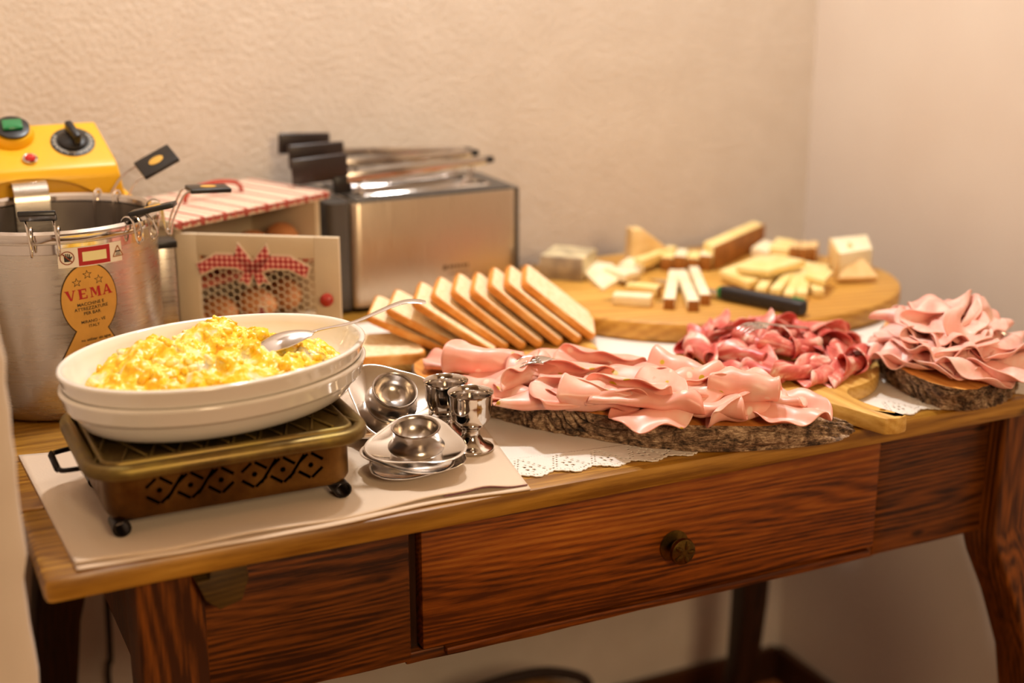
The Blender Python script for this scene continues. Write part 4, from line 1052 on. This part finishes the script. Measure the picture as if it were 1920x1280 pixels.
poly += [hl - hd_ * .004] + bez(hl - hd_ * .004, hl, hl + (hr - hl) * .15, 4) + [hl.lerp(hr, .5) + hd_ * .003] + bez(hr - (hr - hl) * .15, hr, hr - hd_ * .004, 4) + [hr - hd_ * .006]
rs = hr - hd_ * .085
poly += [hr - hd_ * .03] + bez(hr - hd_ * .03, rs, poly[0])
cen = ec.copy()
sbd = thing('salami_board', 'pale wooden board with a thick handle under the red salami rosette', 'serving board', (cen.x, cen.y, ZT + CLZ), 0)
pv = prism([(p.x - cen.x, p.y - cen.y) for p in poly], 0, SBH - CLZ, .0025)
bd = clean(ob('board', pv, M_BRD, None, auto=50))
ctp = A2(1655, 768, SBH); cc_ = ob('cutter', lathe([(.0035, -.01), (.0035, .05)], 16, cap0=True, cap1=True), M_BRD); cc_.location = (ctp[0] - cen.x, ctp[1] - cen.y, 0); clean(cc_)
bpy.context.view_layer.update(); boolean(bd, cc_, selfx=True); bd.parent = sbd

# ---------------------------------------------------------------- round cheese board
CBZ = .028
cbd = thing('cheese_board', 'large round pale wooden board loaded with cut cheese by the wall', 'serving board', (.966, .495, ZT + CLZ), -.196)
ca, cb_ = .2645, .2045
hh_ = CBZ - CLZ
prof = [(.985, 0), (.996, .003), (1.0, .008), (1.0, hh_ - .006), (.997, hh_ - .002), (.988, hh_)]
rings = [[(ca * r * math.cos(t) * (1 + .006 * noise.noise(Vector((math.cos(t) * 2, math.sin(t) * 2, 0)))), cb_ * r * math.sin(t) * (1 + .01 * noise.noise(Vector((math.cos(t) * 2, math.sin(t) * 2, 5)))), z) for t in [2 * PI * i / 120 for i in range(120)]] for r, z in prof]
ob('board', loft(rings), M_BRD2, cbd, auto=50)

# ---------------------------------------------------------------- bread board, slices
kC = NT('bread_crumb'); f = kC.noise(kC.coord(), 160, 4, .6); kC.l(kC.ramp(f, [(.35, 'ecc793'), (.6, 'f7e2bd')]), kC.b.inputs['Base Color']); kC.b.inputs['Roughness'].default_value = .85; kC.bump(f, .6, .0015)
kK = NT('bread_crust'); f = kK.noise(kK.coord(), 26, 4, .6); kK.l(kK.ramp(f, [(.3, 'bb6a18'), (.5, 'd88a2e'), (.72, 'e9ae62')]), kK.b.inputs['Base Color']); kK.b.inputs['Roughness'].default_value = .6; kK.bump(kK.noise(kK.coord(), 240, 3), .3, .0006)
M_CRUMB, M_CRUST = kC.m, kK.m
BBH = .0150
pR, pL = at(1122, 652, BBH), at(900, 668, BBH); dB = (pR - pL).normalized(); nB = Vector((-dB.y, dB.x, 0)); BA = math.atan2(dB.y, dB.x)
bb = thing('bread_board', 'low rectangular wooden board beneath the row of toast bread slices', 'serving board', (pR.x, pR.y, ZT + CLZ), BA)
ob('board', box(-.315, 0, 0, .118, 0, BBH - CLZ, .002), M_BRD, bb)
def bread(M4, label, group, w_=.104, d_=.098, th=.009, seed=0):
    rd = random.Random(seed)
    out = []
    base = rrect(0, w_, 0, d_, .010, 5)
    for p in base:
        k_ = 1 + .02 * noise.noise(Vector((p[0] * 40, p[1] * 40, seed)));  out.append(((p[0] - w_ / 2) * k_ + w_ / 2, (p[1] - d_ / 2) * k_ + d_ / 2))
    t = thing('bread_slice', label, 'bread', (0, 0, 0), 0, group); t.matrix_basis = M4
    n = len(out)
    b = .0012
    crust = loft([ring3(out, b), ring3(out, th - b)], cap=False)
    def inset(q): return [((p[0] - w_ / 2) * (1 - q) + w_ / 2, (p[1] - d_ / 2) * (1 - q) + d_ / 2) for p in out]
    crust = loft([ring3(inset(.05), 0), ring3(inset(.015), .0002), ring3(out, b), ring3(out, th - b), ring3(inset(.015), th - .0002), ring3(inset(.05), th)], cap=False)
    clean(ob('crust', crust, M_CRUST, t, auto=60))
    crumb = loft([ring3(inset(.05), .0003), ring3(inset(.05), th - .0003)])
    c1 = loft([ring3(inset(.045), 0), ring3(inset(.045), th)])
    clean(ob('crumb', c1, M_CRUMB, t, smooth=False)); return t
pk = [(689, 600), (727, 587), (776, 572), (813, 560), (851, 553), (887, 551), (919, 540), (951, 537), (984, 535)]
bt_ = [(838, 664), (878, 665), (930, 669), (955, 660), (987, 657), (1019, 654), (1056, 650), (1092, 646), (1119, 640)]
words = ['first', 'second', 'third', 'fourth', 'fifth', 'sixth', 'seventh', 'eighth', 'last and rightmost']
for i, ((tx, ty), (bx_, by_)) in enumerate(zip(pk, bt_)):
    B = at(bx_, by_, BBH + .002)
    # top corner in the upright plane through B along the row
    sa = BA - .26; nS = Vector((-math.sin(sa), math.cos(sa), 0)); r = Vector(ray(tx, ty)); C0 = Vector(CAM); t = (B - C0).dot(nS) / r.dot(nS); Tp = C0 + r * t
    e1 = (B - Tp); Ls = e1.length; e1.normalize(); e2 = nS; e3 = e1.cross(e2)
    if e3.z < 0: e3 = -e3
    # local x down the slice, y towards the wall, z = slice normal
    th = .0090; org = Tp - e3 * th
    minz = min((org + e1 * Ls).z, B.z); 
    M4 = Matrix((e1, e2, e1.cross(e2))).transposed().to_4x4()
    if e1.cross(e2).z < 0: M4 = Matrix((e1, e2, e3)).transposed().to_4x4()
    M4.translation = org + Vector((0, 0, max(0, ZT + BBH + .0006 - minz)))
    bread(M4, '%s slice from the left in the leaning row of white bread slices' % words[i], 'leaning bread slices', Ls, .096, th, i)
fl = at(683, 665, BBH + .0135); M4 = RZ(BA); M4.translation = at(800, 661, BBH + .0135) - dB * .100 - Vector((0, 0, .0130))
bread(M4, 'bread slice lying flat at the left end of the leaning row', 'leaning bread slices', .100, .094, .0130, 20)
# ================================================================== COLD CUTS: thin folded sheets
def sheet(R, theta, seed, wob=.0010, wf=30, squeeze=1.0, ell=1.0, nu=30, nv=26, edge=.0015, ek=7):
    S_ = np.linspace(-R, R, 121); rd = random.Random(seed); ph = rd.random() * 6
    rows = []
    ts = np.linspace(-R * ell, R * ell, 41)
    XX = np.zeros((41, 121)); ZZ = np.zeros((41, 121))
    for k_, t in enumerate(ts):
        th = theta(S_, t); ds = S_[1] - S_[0]
        XX[k_] = np.concatenate([[0], np.cumsum(np.cos((th[1:] + th[:-1]) / 2) * ds)]) - R
        ZZ[k_] = np.concatenate([[0], np.cumsum(np.sin((th[1:] + th[:-1]) / 2) * ds)])
    vs = []; uv = []
    for i in range(nu + 1):
        for j in range(nv + 1):
            a = -1 + 2 * i / nu; b = -1 + 2 * j / nv
            s = a * math.sqrt(1 - b * b / 2) * R; t = b * math.sqrt(1 - a * a / 2) * R * ell
            k_ = (t / (R * ell) + 1) / 2 * 40; k0 = min(39, int(k_)); fr_ = k_ - k0
            x = (1 - fr_) * np.interp(s, S_, XX[k0]) + fr_ * np.interp(s, S_, XX[k0 + 1]); z = (1 - fr_) * np.interp(s, S_, ZZ[k0]) + fr_ * np.interp(s, S_, ZZ[k0 + 1])
            rr = math.hypot(s / R, t / (R * ell)); an = math.atan2(t, s)
            z += wob * noise.noise(Vector((s * wf, t * wf, seed * 1.7))) * 2 + edge * rr ** 4 * math.sin(ek * an + ph)
            vs.append(Vector((x, t * squeeze, z))); uv.append((s + seed * .37, t + seed * .21))
    mz = min(v.z for v in vs); cx = sum(v.x for v in vs) / len(vs)
    vs = [Vector((v.x - cx, v.y, v.z - mz)) for v in vs]
    fs = [(i * (nv + 1) + j, (i + 1) * (nv + 1) + j, (i + 1) * (nv + 1) + j + 1, i * (nv + 1) + j + 1) for i in range(nu) for j in range(nv)]
    return vs, fs, uv
def sm(x): x = np.clip(x, 0, 1); return x * x * (3 - 2 * x)
def fold(s0, w_, slope=0, back=.97, lift=0): return lambda S_, t: PI * back * sm((S_ - (s0 + slope * t)) / (w_ * (1 + .6 * t / .06))) + lift
def twofold(s0, s1, w_, slope=0): return lambda S_, t: PI * .96 * sm((S_ - (s0 + slope * t)) / w_) - PI * .9 * sm((S_ - (s1 - slope * t)) / (w_ * .9))
def ruffle(A_, lam, ph, slope=0): return lambda S_, t: A_ * np.sin(2 * PI * (S_ + slope * t) / lam + ph)
def roll(turn, R, cone=0): return lambda S_, t: turn * sm((S_ + R) / (2 * R)) * (1 + cone * t / R)
def put(name, sh, m, loc, rot, label, cat, group, th):
    vs, fs, uv = sh
    o = ob(name, (vs, fs), m, None, True, auto=0, uv=uv); o.location = loc; o.rotation_euler = rot
    md = o.modifiers.new('thickness', 'SOLIDIFY'); md.thickness = th; md.offset = 0
    tag(o, label, cat, group); return o
def uvn(k):
    tc = k.n('ShaderNodeTexCoord'); return tc.outputs['UV']
def meat(name, build):
    k = NT(name); build(k); k.b.inputs['Subsurface Weight'].default_value = .22; k.b.inputs['Subsurface Radius'].default_value = (1, .35, .2); k.b.inputs['Subsurface Scale'].default_value = .004
    return k.m
def b_mort(k):
    u = uvn(k); n = k.noise(u, 26, 3, .5); c = k.ramp(n, [(.3, 'ec9a84'), (.55, 'f4b09c'), (.75, 'f9cebc')])
    vo = k.n('ShaderNodeTexVoronoi'); vo.inputs['Scale'].default_value = 40; k.l(u, vo.inputs['Vector'])
    c = k.mix(k.ramp(vo.outputs['Distance'], [(.10, (.75, .75, .75, 1)), (.17, (0, 0, 0, 1))]), c, 'f6dccb')
    v2 = k.n('ShaderNodeTexVoronoi'); v2.inputs['Scale'].default_value = 33; k.l(u, v2.inputs['Vector'])
    c = k.mix(k.ramp(v2.outputs['Distance'], [(.10, (1, 1, 1, 1)), (.13, (0, 0, 0, 1))]), c, 'bfa016')
    k.l(c, k.b.inputs['Base Color']); k.b.inputs['Roughness'].default_value = .36; k.bump(n, .2, .001)
def b_copp(k):
    u = uvn(k); mp = k.n('ShaderNodeMapping'); mp.inputs['Scale'].default_value = (1, .45, 1); k.l(u, mp.inputs[0])
    n = k.noise(mp.outputs[0], 52, 4, .6, .8); n2 = k.noise(u, 20, 2)
    c = k.ramp(n, [(.36, 'be4640'), (.49, 'd66c60'), (.57, 'e89888'), (.65, 'f8dccc')])
    c = k.mix(k.ramp(n2, [(.45, (0, 0, 0, 1)), (.75, (.4, .4, .4, 1))]), c, 'd0605a')
    k.l(c, k.b.inputs['Base Color']); k.b.inputs['Roughness'].default_value = .34
def b_ham(k):
    u = uvn(k); n = k.noise(u, 30, 4, .6, .5); c = k.ramp(n, [(.3, 'e8a090'), (.5, 'f2b8a8'), (.72, 'f8d2c4')])
    k.l(c, k.b.inputs['Base Color']); k.b.inputs['Roughness'].default_value = .4; k.bump(k.noise(u, 240, 3), .3, .0006)
M_MORT, M_COPP, M_HAM = meat('mortadella', b_mort), meat('cured_salami', b_copp), meat('cooked_ham', b_ham)
RB = math.radians(-115.5)
ORD = ['first', 'second', 'third', 'fourth', 'fifth', 'sixth', 'seventh', 'eighth', 'ninth', 'tenth']
HRS = ['twelve', 'one', 'two', 'three', 'four', 'five', 'six', 'seven', 'eight', 'nine', 'ten', 'eleven']
def clock(x, y, cx, cy):      # clock position around a centre as seen from the camera side
    dx, dy = x - cx, y - cy; r = dx * math.cos(YAW) - dy * math.sin(YAW); f = dx * math.sin(YAW) + dy * math.cos(YAW)
    h = round((math.degrees(math.atan2(r, f)) % 360) / 15) % 24
    return ('half past ' if h % 2 else '') + HRS[h // 2 % 12] + (" o'clock" if h % 2 == 0 else '')

rnd = random.Random(11)
Z1 = LH1 + CLZ + .0008
# (px, py, level, turn, kind, size)
mo = [(880, 684, .000, 8, 'f', .052), (905, 702, .004, -6, 'r', .044), (1010, 686, .004, 14, 'f', .058), (1125, 692, .005, 6, 't', .054), (1225, 706, .004, 24, 'f', .054),
      (935, 726, .003, -20, 'w', .050), (1050, 712, .009, 20, 't', .056), (1160, 720, .010, 26, 'f', .056), (1290, 712, .008, -30, 'w', .050), (1370, 726, .005, -10, 'f', .054),
      (1010, 752, .001, -14, 'f', .046), (1105, 752, .008, 22, 't', .056), (1215, 748, .013, -12, 'f', .060), (1300, 742, .012, 30, 'w', .050), (1420, 742, .009, -18, 'f', .052),
      (1120, 768, .001, 0, 'r', .044), (1225, 768, .005, 24, 'w', .046), (1320, 770, .004, -20, 'f', .046), (1400, 771, .003, 8, 't', .046), (1475, 764, .005, -28, 'w', .046),
      (985, 708, .014, 34, 't', .044), (1085, 722, .017, -24, 'w', .042), (1170, 740, .018, 12, 't', .044), (1262, 728, .019, -34, 'f', .044), (1345, 742, .016, 22, 't', .042), (1398, 752, .013, -14, 'r', .036)]
pos_w = ['at the far left', 'left of the centre', 'in the centre', 'right of the centre', 'at the far right']
for i, (px, py, dz, trn, kd, R) in enumerate(mo):
    if kd == 'f': th = fold(rnd.uniform(-.1, .15) * R, rnd.uniform(.016, .026), rnd.uniform(-.3, .3))
    elif kd == 't': th = twofold(-.25 * R, .35 * R, rnd.uniform(.016, .022), rnd.uniform(-.3, .3))
    elif kd == 'r': th = roll(rnd.uniform(3.6, 4.6), R, .2)
    else: th = ruffle(rnd.uniform(.55, .95), R * rnd.uniform(.9, 1.3), rnd.random() * 6, rnd.uniform(-.4, .4))
    sh = sheet(R, th, i + 1, .0030, 38, .95, 1.05, edge=.0026)
    p = at(px, py, Z1 + dz + .006); p.z = ZT + Z1 + dz
    row, lo_, hi_ = ('back', 0, 5) if i < 5 else (('middle', 5, 15) if i < 15 else (('front', 15, 20) if i < 20 else ('topmost', 20, 26)))
    rank = sorted(range(lo_, hi_), key=lambda q: mo[q][0]).index(i)
    put('mortadella_slice', sh, M_MORT, p, (rnd.uniform(-.08, .08), rnd.uniform(-.05, .12), RB + math.radians(trn)),
        '%s pink mortadella slice, %s from the left in the %s row' % ({'f': 'folded', 't': 'twice-folded', 'r': 'rolled', 'w': 'wavy'}[kd], ORD[rank], row), 'mortadella', 'mortadella slices on the long bark slab', .0011)
# ---- salami rosette
Z2 = SBH + .0008
rnd = random.Random(5)
k_ = 0
for ring, (rr_r, cnt, dz, R0) in enumerate(((.094, 21, .000, .0275), (.068, 15, .006, .028), (.040, 9, .011, .027), (.013, 3, .015, .025))):
    for q in range(cnt):
        a = 2 * PI * (q + .5 * (ring % 2)) / cnt + rnd.uniform(-.06, .06)
        x = ec.x + math.cos(a) * rr_r * .98; y = ec.y + math.sin(a) * rr_r * 1.06
        R = R0 * rnd.uniform(.88, 1.12)
        if rnd.random() < .62: th = fold(rnd.uniform(-.25, .1) * R, rnd.uniform(.012, .018), rnd.uniform(-.4, .4), rnd.uniform(.75, .95))
        else: th = roll(rnd.uniform(3.4, 5.2), R, .35)
        sh = sheet(R, th, 100 + k_, .0012, 60, .95, 1.12, nu=18, nv=16, edge=.0016, ek=5)
        o = put('salami_slice', sh, M_COPP, (x, y, ZT + Z2 + dz), (rnd.uniform(-.12, .12), rnd.uniform(-.05, .18), a + rnd.uniform(-.35, .35)),
            "curled red salami slice in the rosette's %s at %s" % (('outer ring', 'second ring', 'third ring', 'middle')[ring], clock(x, y, ec.x, ec.y)), 'salami', 'salami slices in the rosette', .0011)
        k_ += 1
# ---- heap of ham
rnd = random.Random(8)
hc = Vector(((sum(p[0] for p in top2) / len(top2)), (sum(p[1] for p in top2) / len(top2)), 0))
fr_v = Vector((math.sin(YAW), math.cos(YAW), 0)); rt_v = Vector((math.cos(YAW), -math.sin(YAW), 0))
hm = []
for lay, (n_, rx, ry, dz) in enumerate(((12, .074, .082, .001), (9, .058, .064, .010), (7, .040, .046, .020), (4, .022, .026, .029))):
    for q in range(n_):
        a = 2 * PI * q / n_ + lay * .5 + rnd.uniform(-.15, .15); hm.append((math.cos(a) * rx, math.sin(a) * ry, dz + max(0, math.sin(a)) * .010, lay, a))
for i, (x, y, dz, lay, a) in enumerate(hm):
    R = rnd.uniform(.040, .052) * (1 - lay * .05)
    c = rnd.random()
    if c < .45: th = ruffle(rnd.uniform(.65, .95), rnd.uniform(.042, .060), rnd.random() * 6, rnd.uniform(-.5, .5))
    elif c < .75: th = fold(rnd.uniform(-.2, .2) * R, rnd.uniform(.018, .028), rnd.uniform(-.5, .5), .9)
    else: th = twofold(-.3 * R, .25 * R, .020, rnd.uniform(-.4, .4))
    sh = sheet(R, th, 200 + i, .0026, 34, .88, 1.1, nu=30, nv=26, edge=.0022, ek=5)
    p = hc + rt_v * (x * .76 - .007) + fr_v * (y * .92 - .034)
    put('ham_slice', sh, M_HAM, (p.x, p.y, ZT + LH2 + CLZ + dz), (rnd.uniform(-.2, .2), rnd.uniform(-.25, .25), rnd.uniform(0, 6.28)),
        'crumpled pale pink ham slice %s at %s' % (('low in the heap', 'in the second layer', 'in the third layer', 'on top of the heap')[lay], clock(p.x, p.y, hc.x - .004, hc.y - .010)), 'ham', 'ham slices in the heap', .0012)

# ================================================================== FORKS, CHEESE, KNIFE
def fork(label, tip, neck, mid, end, wid=.0105):
    tip, neck, mid, end = map(Vector, (tip, neck, mid, end))
    t = thing('serving_fork', label, 'fork', tuple(neck), 0, 'serving forks beside the cold cuts')
    d = (tip - neck); L = d.length; ax = d.normalized(); sd = Vector((-ax.y, ax.x, 0)).normalized(); up = ax.cross(sd)
    if up.z < 0: up = -up
    mb = MB()
    for i in range(4):
        q = (-1.5 + i) / 1.5 * wid
        pts = [ax * (L * .30) + sd * q * .96, ax * (L * .50) + sd * q + up * .0022, ax * (L * .75) + sd * q * .98 + up * .0026, tip - neck + sd * q * .92]
        mb.add(tube(pts, lambda s: (.0016 * (1 - .45 * s), .0012 * (1 - .3 * s)), 8, 4))
    mb.build('tines', M_SPN, t)
    rings = []
    for s, w_ in ((0, .0035), (.08, .006), (.18, .0098), (.28, .0118), (.34, .0122)):
        c = ax * (L * s) + up * (.0016 * math.sin(PI * min(1, s * 2))); rings.append([c + sd * w_ * math.cos(a) + up * .0012 * math.sin(a) for a in [2 * PI * k_ / 14 for k_ in range(14)]])
    ob('fork_root', loft(rings), M_SPN, t)
    ob('fork_handle', flatbar([ax * .003, mid - neck, (mid + end) / 2 - neck + Vector((0, 0, .002)), end - neck], lambda s: .0032 + .0052 * max(0, (s - .35) / .65) ** 1.2 * (1 if s < .93 else max(.4, (1 - (s - .93) / .07) ** .5)), .0011), M_SPN, t)
    return t
fork('silver fork lying on the back of the mortadella, handle towards the cheese', at(970, 684, .068), at(1032, 672, .072), at(1100, 680, .058), at(1190, 686, .032))
fork('silver fork lying behind the salami rosette, tines on the meat', at(1392, 621, .062), at(1440, 606, .066), at(1510, 614, .048), at(1612, 630, .012))
fork('silver fork at the right edge of the ham heap, handle off to the right', at(1868, 632, .056), at(1898, 634, .056), at(1925, 650, .045), at(1968, 690, .02))

def cheese_mat(name, a, b, rough=.45):
    k = NT(name); f = k.noise(k.coord(), 45, 3); k.l(k.ramp(f, [(.35, a), (.65, b)]), k.b.inputs['Base Color']); k.b.inputs['Roughness'].default_value = rough
    k.b.inputs['Subsurface Weight'].default_value = .2; k.b.inputs['Subsurface Radius'].default_value = (1, .7, .35); k.b.inputs['Subsurface Scale'].default_value = .005; k.bump(k.noise(k.coord(), 180, 3), .2, .0006); return k.m
C_WH = cheese_mat('white_cheese', 'f2dfb4', 'f8ebcb'); C_YE = cheese_mat('yellow_cheese', 'edcf82', 'f4dc9c'); C_TAN = cheese_mat('tan_cheese', 'dfb878', 'ecca90'); C_BLUE = cheese_mat('blue_veined_cheese', 'a89878', 'e0cfa4')
C_RIND = cheese_mat('brown_rind', '8a5418', 'a86c28', .6); C_GREY = cheese_mat('grey_rind', '8a7a68', 'b5a284', .7)
CG = 'pieces of cheese on the round board'
CZ = CBZ + .0005
def slab(poly, h, m, label, rind=None, rz=None, bev=.0015, lift=0, tilt=(0, 0), name='cheese_piece'):
    P = [at(x, y, CZ + lift) for x, y in poly]; c = sum(P, Vector()) / len(P)
    t = thing(name, label, 'cheese', (c.x, c.y, ZT + CZ + lift), (tilt[0], tilt[1], 0), CG)
    pl = [(p.x - c.x, p.y - c.y) for p in P]
    A_ = sum(pl[i][0] * pl[(i + 1) % len(pl)][1] - pl[(i + 1) % len(pl)][0] * pl[i][1] for i in range(len(pl)))
    flip = A_ < 0
    if flip: pl = pl[::-1]
    clean(ob('paste', prism(pl, 0.0003, h, bev), m, t, auto=50))
    if rind is not None:
        e, rm = rind; a = Vector((*( (P[e] - c).xy), 0)); b = Vector((*((P[(e + 1) % len(P)] - c).xy), 0))
        n_ = Vector((b.y - a.y, a.x - b.x, 0)).normalized()
        if n_.dot((a + b) / 2) < 0: n_ = -n_
        q = [(a + n_ * .0004), (b + n_ * .0004), (b - n_ * .0028), (a - n_ * .0028)]
        clean(ob('rind', prism([(v_.x, v_.y) for v_ in q], 0, h + .0003, .0004), rm, t, auto=50))
    return t
def baton(p0, p1, w_, h, m, label, rind=None, lift=0):
    a, b = at(*p0, CZ + lift), at(*p1, CZ + lift); d = (b - a); L = d.length; c = (a + b) / 2; an = math.atan2(d.y, d.x)
    t = thing('cheese_stick', label, 'cheese', (c.x, c.y, ZT + CZ + lift), an, CG)
    ob('paste', box(-L / 2, L / 2, -w_ / 2, w_ / 2, .0002, h, .0018), m, t, auto=50)
    if rind: ob('rind', box(L / 2 - .0022, L / 2 + .0006, -w_ / 2 + .0005, w_ / 2 - .0005, 0, h - .0006, .0008), rind, t, auto=50)
    return t
slab([(1012, 522), (1092, 528), (1118, 508), (1040, 500)], .033, C_BLUE, 'chunk of grey-rinded blue cheese at the left end of the round board', (0, C_GREY))
slab([(1092, 520), (1130, 546), (1162, 532), (1150, 512), (1120, 508)], .011, C_WH, 'white soft cheese slice nearest the blue cheese chunk', (3, C_GREY), tilt=(.08, -.05))
slab([(1130, 520), (1172, 536), (1200, 520), (1182, 506)], .012, C_WH, 'white soft cheese slice overlapping the one beside it', (2, C_GREY), tilt=(-.05, .1), lift=.002)
slab([(1160, 510), (1206, 514), (1214, 500), (1180, 496)], .013, C_WH, 'small white soft cheese slice behind the overlapping pair', None)
def upright(b0, b1, apx, thick, m, label, rind=None):
    p = [at(*b0, CZ), at(*b1, CZ)]; d_ = (p[1] - p[0]).normalized(); f_ = (at(*apx, CZ) - p[0]).dot(d_); a_ = onv(*apx, p[0].y + d_.y * .02); q0 = p[0]
    t = thing('cheese_piece', label, 'cheese', (q0.x, q0.y, ZT + CZ), math.atan2(d_.y, d_.x), CG); L_ = (p[1] - p[0]).length; hz = a_.z - ZT - CZ
    k0 = .10 * L_
    pr_ = prism([(0, 0), (L_, 0), (L_, hz * .30), (k0 + .012, hz), (k0 - .004, hz)], 0, thick, .0012)
    clean(ob('paste', ([(a, thick - c, b + .0003) for a, b, c in pr_[0]], pr_[1]), m, t, auto=50))
    if rind: ob('rind', box(L_ - .003, L_ + .0006, -.0005, thick + .0005, 0, hz * .32, .001), rind, t, auto=50)
    return t
upright((1182, 500), (1262, 494), (1196, 432), .026, C_TAN, 'upright tan cheese wedge with orange rind standing at the back', C_RIND)
baton((1196, 505), (1262, 480), .014, .016, C_YE, 'slim cheese stick leaning in front of the tan wedge', None, .006)
for i, (x, y) in enumerate(((1250, 506), (1274, 507), (1298, 507), (1322, 506))):
    slab([(x - 12, y), (x + 10, y + 2), (x + 16, y - 14), (x - 4, y - 16)], .018 + .003 * (i % 2), C_WH if i % 2 else C_YE, '%s pale cheese cube with brown rind in the little row behind the cheese sticks' % ('leftmost', 'second', 'third', 'rightmost')[i], (0, C_RIND))
slab([(1318, 496), (1340, 506), (1432, 462), (1410, 454)], .034, C_YE, 'long thick baton of yellow cheese reaching up at the back centre', (1, C_RIND))
slab([(1408, 486), (1440, 492), (1458, 478), (1430, 470)], .018, C_WH, 'pale cheese block just right of the long baton', None)
slab([(1440, 488), (1478, 492), (1490, 474), (1456, 468)], .020, C_YE, 'yellow cheese block between the pale block and the rinded cubes', None)
for i, (x, y) in enumerate(((1486, 492), (1504, 493), (1520, 492))):
    slab([(x - 8, y), (x + 9, y + 1), (x + 14, y - 13), (x - 2, y - 15)], .022, C_TAN, '%s dark-rinded tan cheese cube behind the yellow slices' % ('left', 'middle', 'right')[i], (0, C_RIND))
slab([(1348, 522), (1402, 540), (1500, 512), (1470, 494), (1420, 496)], .012, C_YE, 'broad flat yellow cheese slice left of the black knife handle', None, lift=.004, tilt=(.05, 0))
slab([(1380, 512), (1440, 520), (1510, 500), (1450, 488)], .010, C_YE, 'second flat yellow slice lying on the broad one', None, lift=.017)
bl = [((1425, 555), (1462, 505)), ((1452, 560), (1492, 512)), ((1478, 566), (1500, 520)), ((1502, 566), (1512, 524)), ((1536, 558), (1500, 518))]
for i, (a, b) in enumerate(bl): baton(a, b, .014, .012 + .002 * (i % 2), C_YE, '%s yellow cheese stick fanned behind the knife handle' % ('leftmost', 'second', 'third', 'fourth', 'rightmost')[i], None, 0)
slab([(1508, 528), (1546, 538), (1562, 520), (1530, 510)], .010, C_YE, 'flat yellow slice right of the fanned sticks', None, lift=.013)
slab([(1490, 516), (1540, 524), (1556, 508), (1510, 500)], .009, C_YE, 'flat yellow slice behind the fanned sticks', None, lift=.001)
slab([(1552, 500), (1568, 530), (1632, 520), (1622, 492)], .042, C_WH, 'tall pale cheese wedge at the right end of the board', (0, C_TAN))
# leaning triangle in front of it
p = [at(1572, 533, CZ), at(1648, 530, CZ)]; ap = onv(1592, 462, at(1600, 520, CZ).y + .012)
t = thing('cheese_piece', 'thin triangular cheese wedge leaning on the tall pale wedge', 'cheese', (p[0].x, p[0].y, ZT + CZ), 0, CG)
tr = [p[0] - t.location, p[1] - t.location, ap - t.location]; nn = (tr[1] - tr[0]).cross(tr[2] - tr[0]).normalized() * .011
vv = [q for q in tr] + [q + nn * (-1 if nn.y < 0 else 1) for q in tr]; mz = min(q.z for q in vv); vv = [q - Vector((0, 0, mz - .0003)) for q in vv]
bm = bmesh.new(); bv = [bm.verts.new(q) for q in vv]
for f_ in ((0, 1, 2), (5, 4, 3), (0, 3, 4, 1), (1, 4, 5, 2), (2, 5, 3, 0)): bm.faces.new([bv[i] for i in f_])
bmesh.ops.recalc_face_normals(bm, faces=bm.faces); bmesh.ops.bevel(bm, geom=list(bm.edges), offset=.0012, segments=2, affect='EDGES'); ob('paste', bmout(bm), C_TAN, t, auto=50)
baton((1150, 568), (1222, 572), .021, .014, C_WH, 'white cheese stick lying crosswise at the board front left', C_TAN)
baton((1176, 550), (1236, 556), .020, .015, C_YE, 'yellow cheese stick behind the white crosswise one', C_RIND)
baton((1264, 524), (1254, 580), .015, .015, C_WH, 'left white cheese stick of the fan of three', C_RIND)
baton((1276, 524), (1300, 584), .015, .015, C_WH, 'middle white cheese stick of the fan of three', C_RIND)
baton((1300, 518), (1322, 572), .014, .015, C_WH, 'right white cheese stick of the fan of three', C_RIND)
# knife
ka, kb2 = at(1352, 547, CZ + .010), at(1510, 578, CZ + .010); d = kb2 - ka; L = d.length; an = math.atan2(d.y, d.x)
kn = thing('cheese_knife', 'cheese knife with black and green handle lying across the round board', 'knife', (ka.x, ka.y, ZT + CZ), an)
hp_ = [(0, -.006), (.01, -.0095), (L * .45, -.0085), (L * .86, -.0100), (L, -.013), (L + .003, -.002), (L - .002, .009), (L * .8, .0088), (L * .4, .0080), (.012, .0095), (0, .006)]
clean(ob('handle', prism(hp_, .002, .019, .004, 3), mat('black_rubber', '1c1719', .5), kn, auto=50))
M_GRE = mat('green_accent', '1e7a3c', .4)
ob('green_bolster', box(-.003, .004, -.0075, .0075, .003, .0175, .002), M_GRE, kn); ob('green_inlay', box(L * .82, L * .96, .002, .0085, .0145, .0200, .001), M_GRE, kn)
ob('blade', (lambda m: (m.v, m.f))(MB().add(prism([(0, -.008), (0, .008), (-.02, .010), (-.10, .008), (-.118, .002), (-.10, -.004), (-.02, -.008)], .007, .0084, 0))), M_SPN, kn, smooth=False)
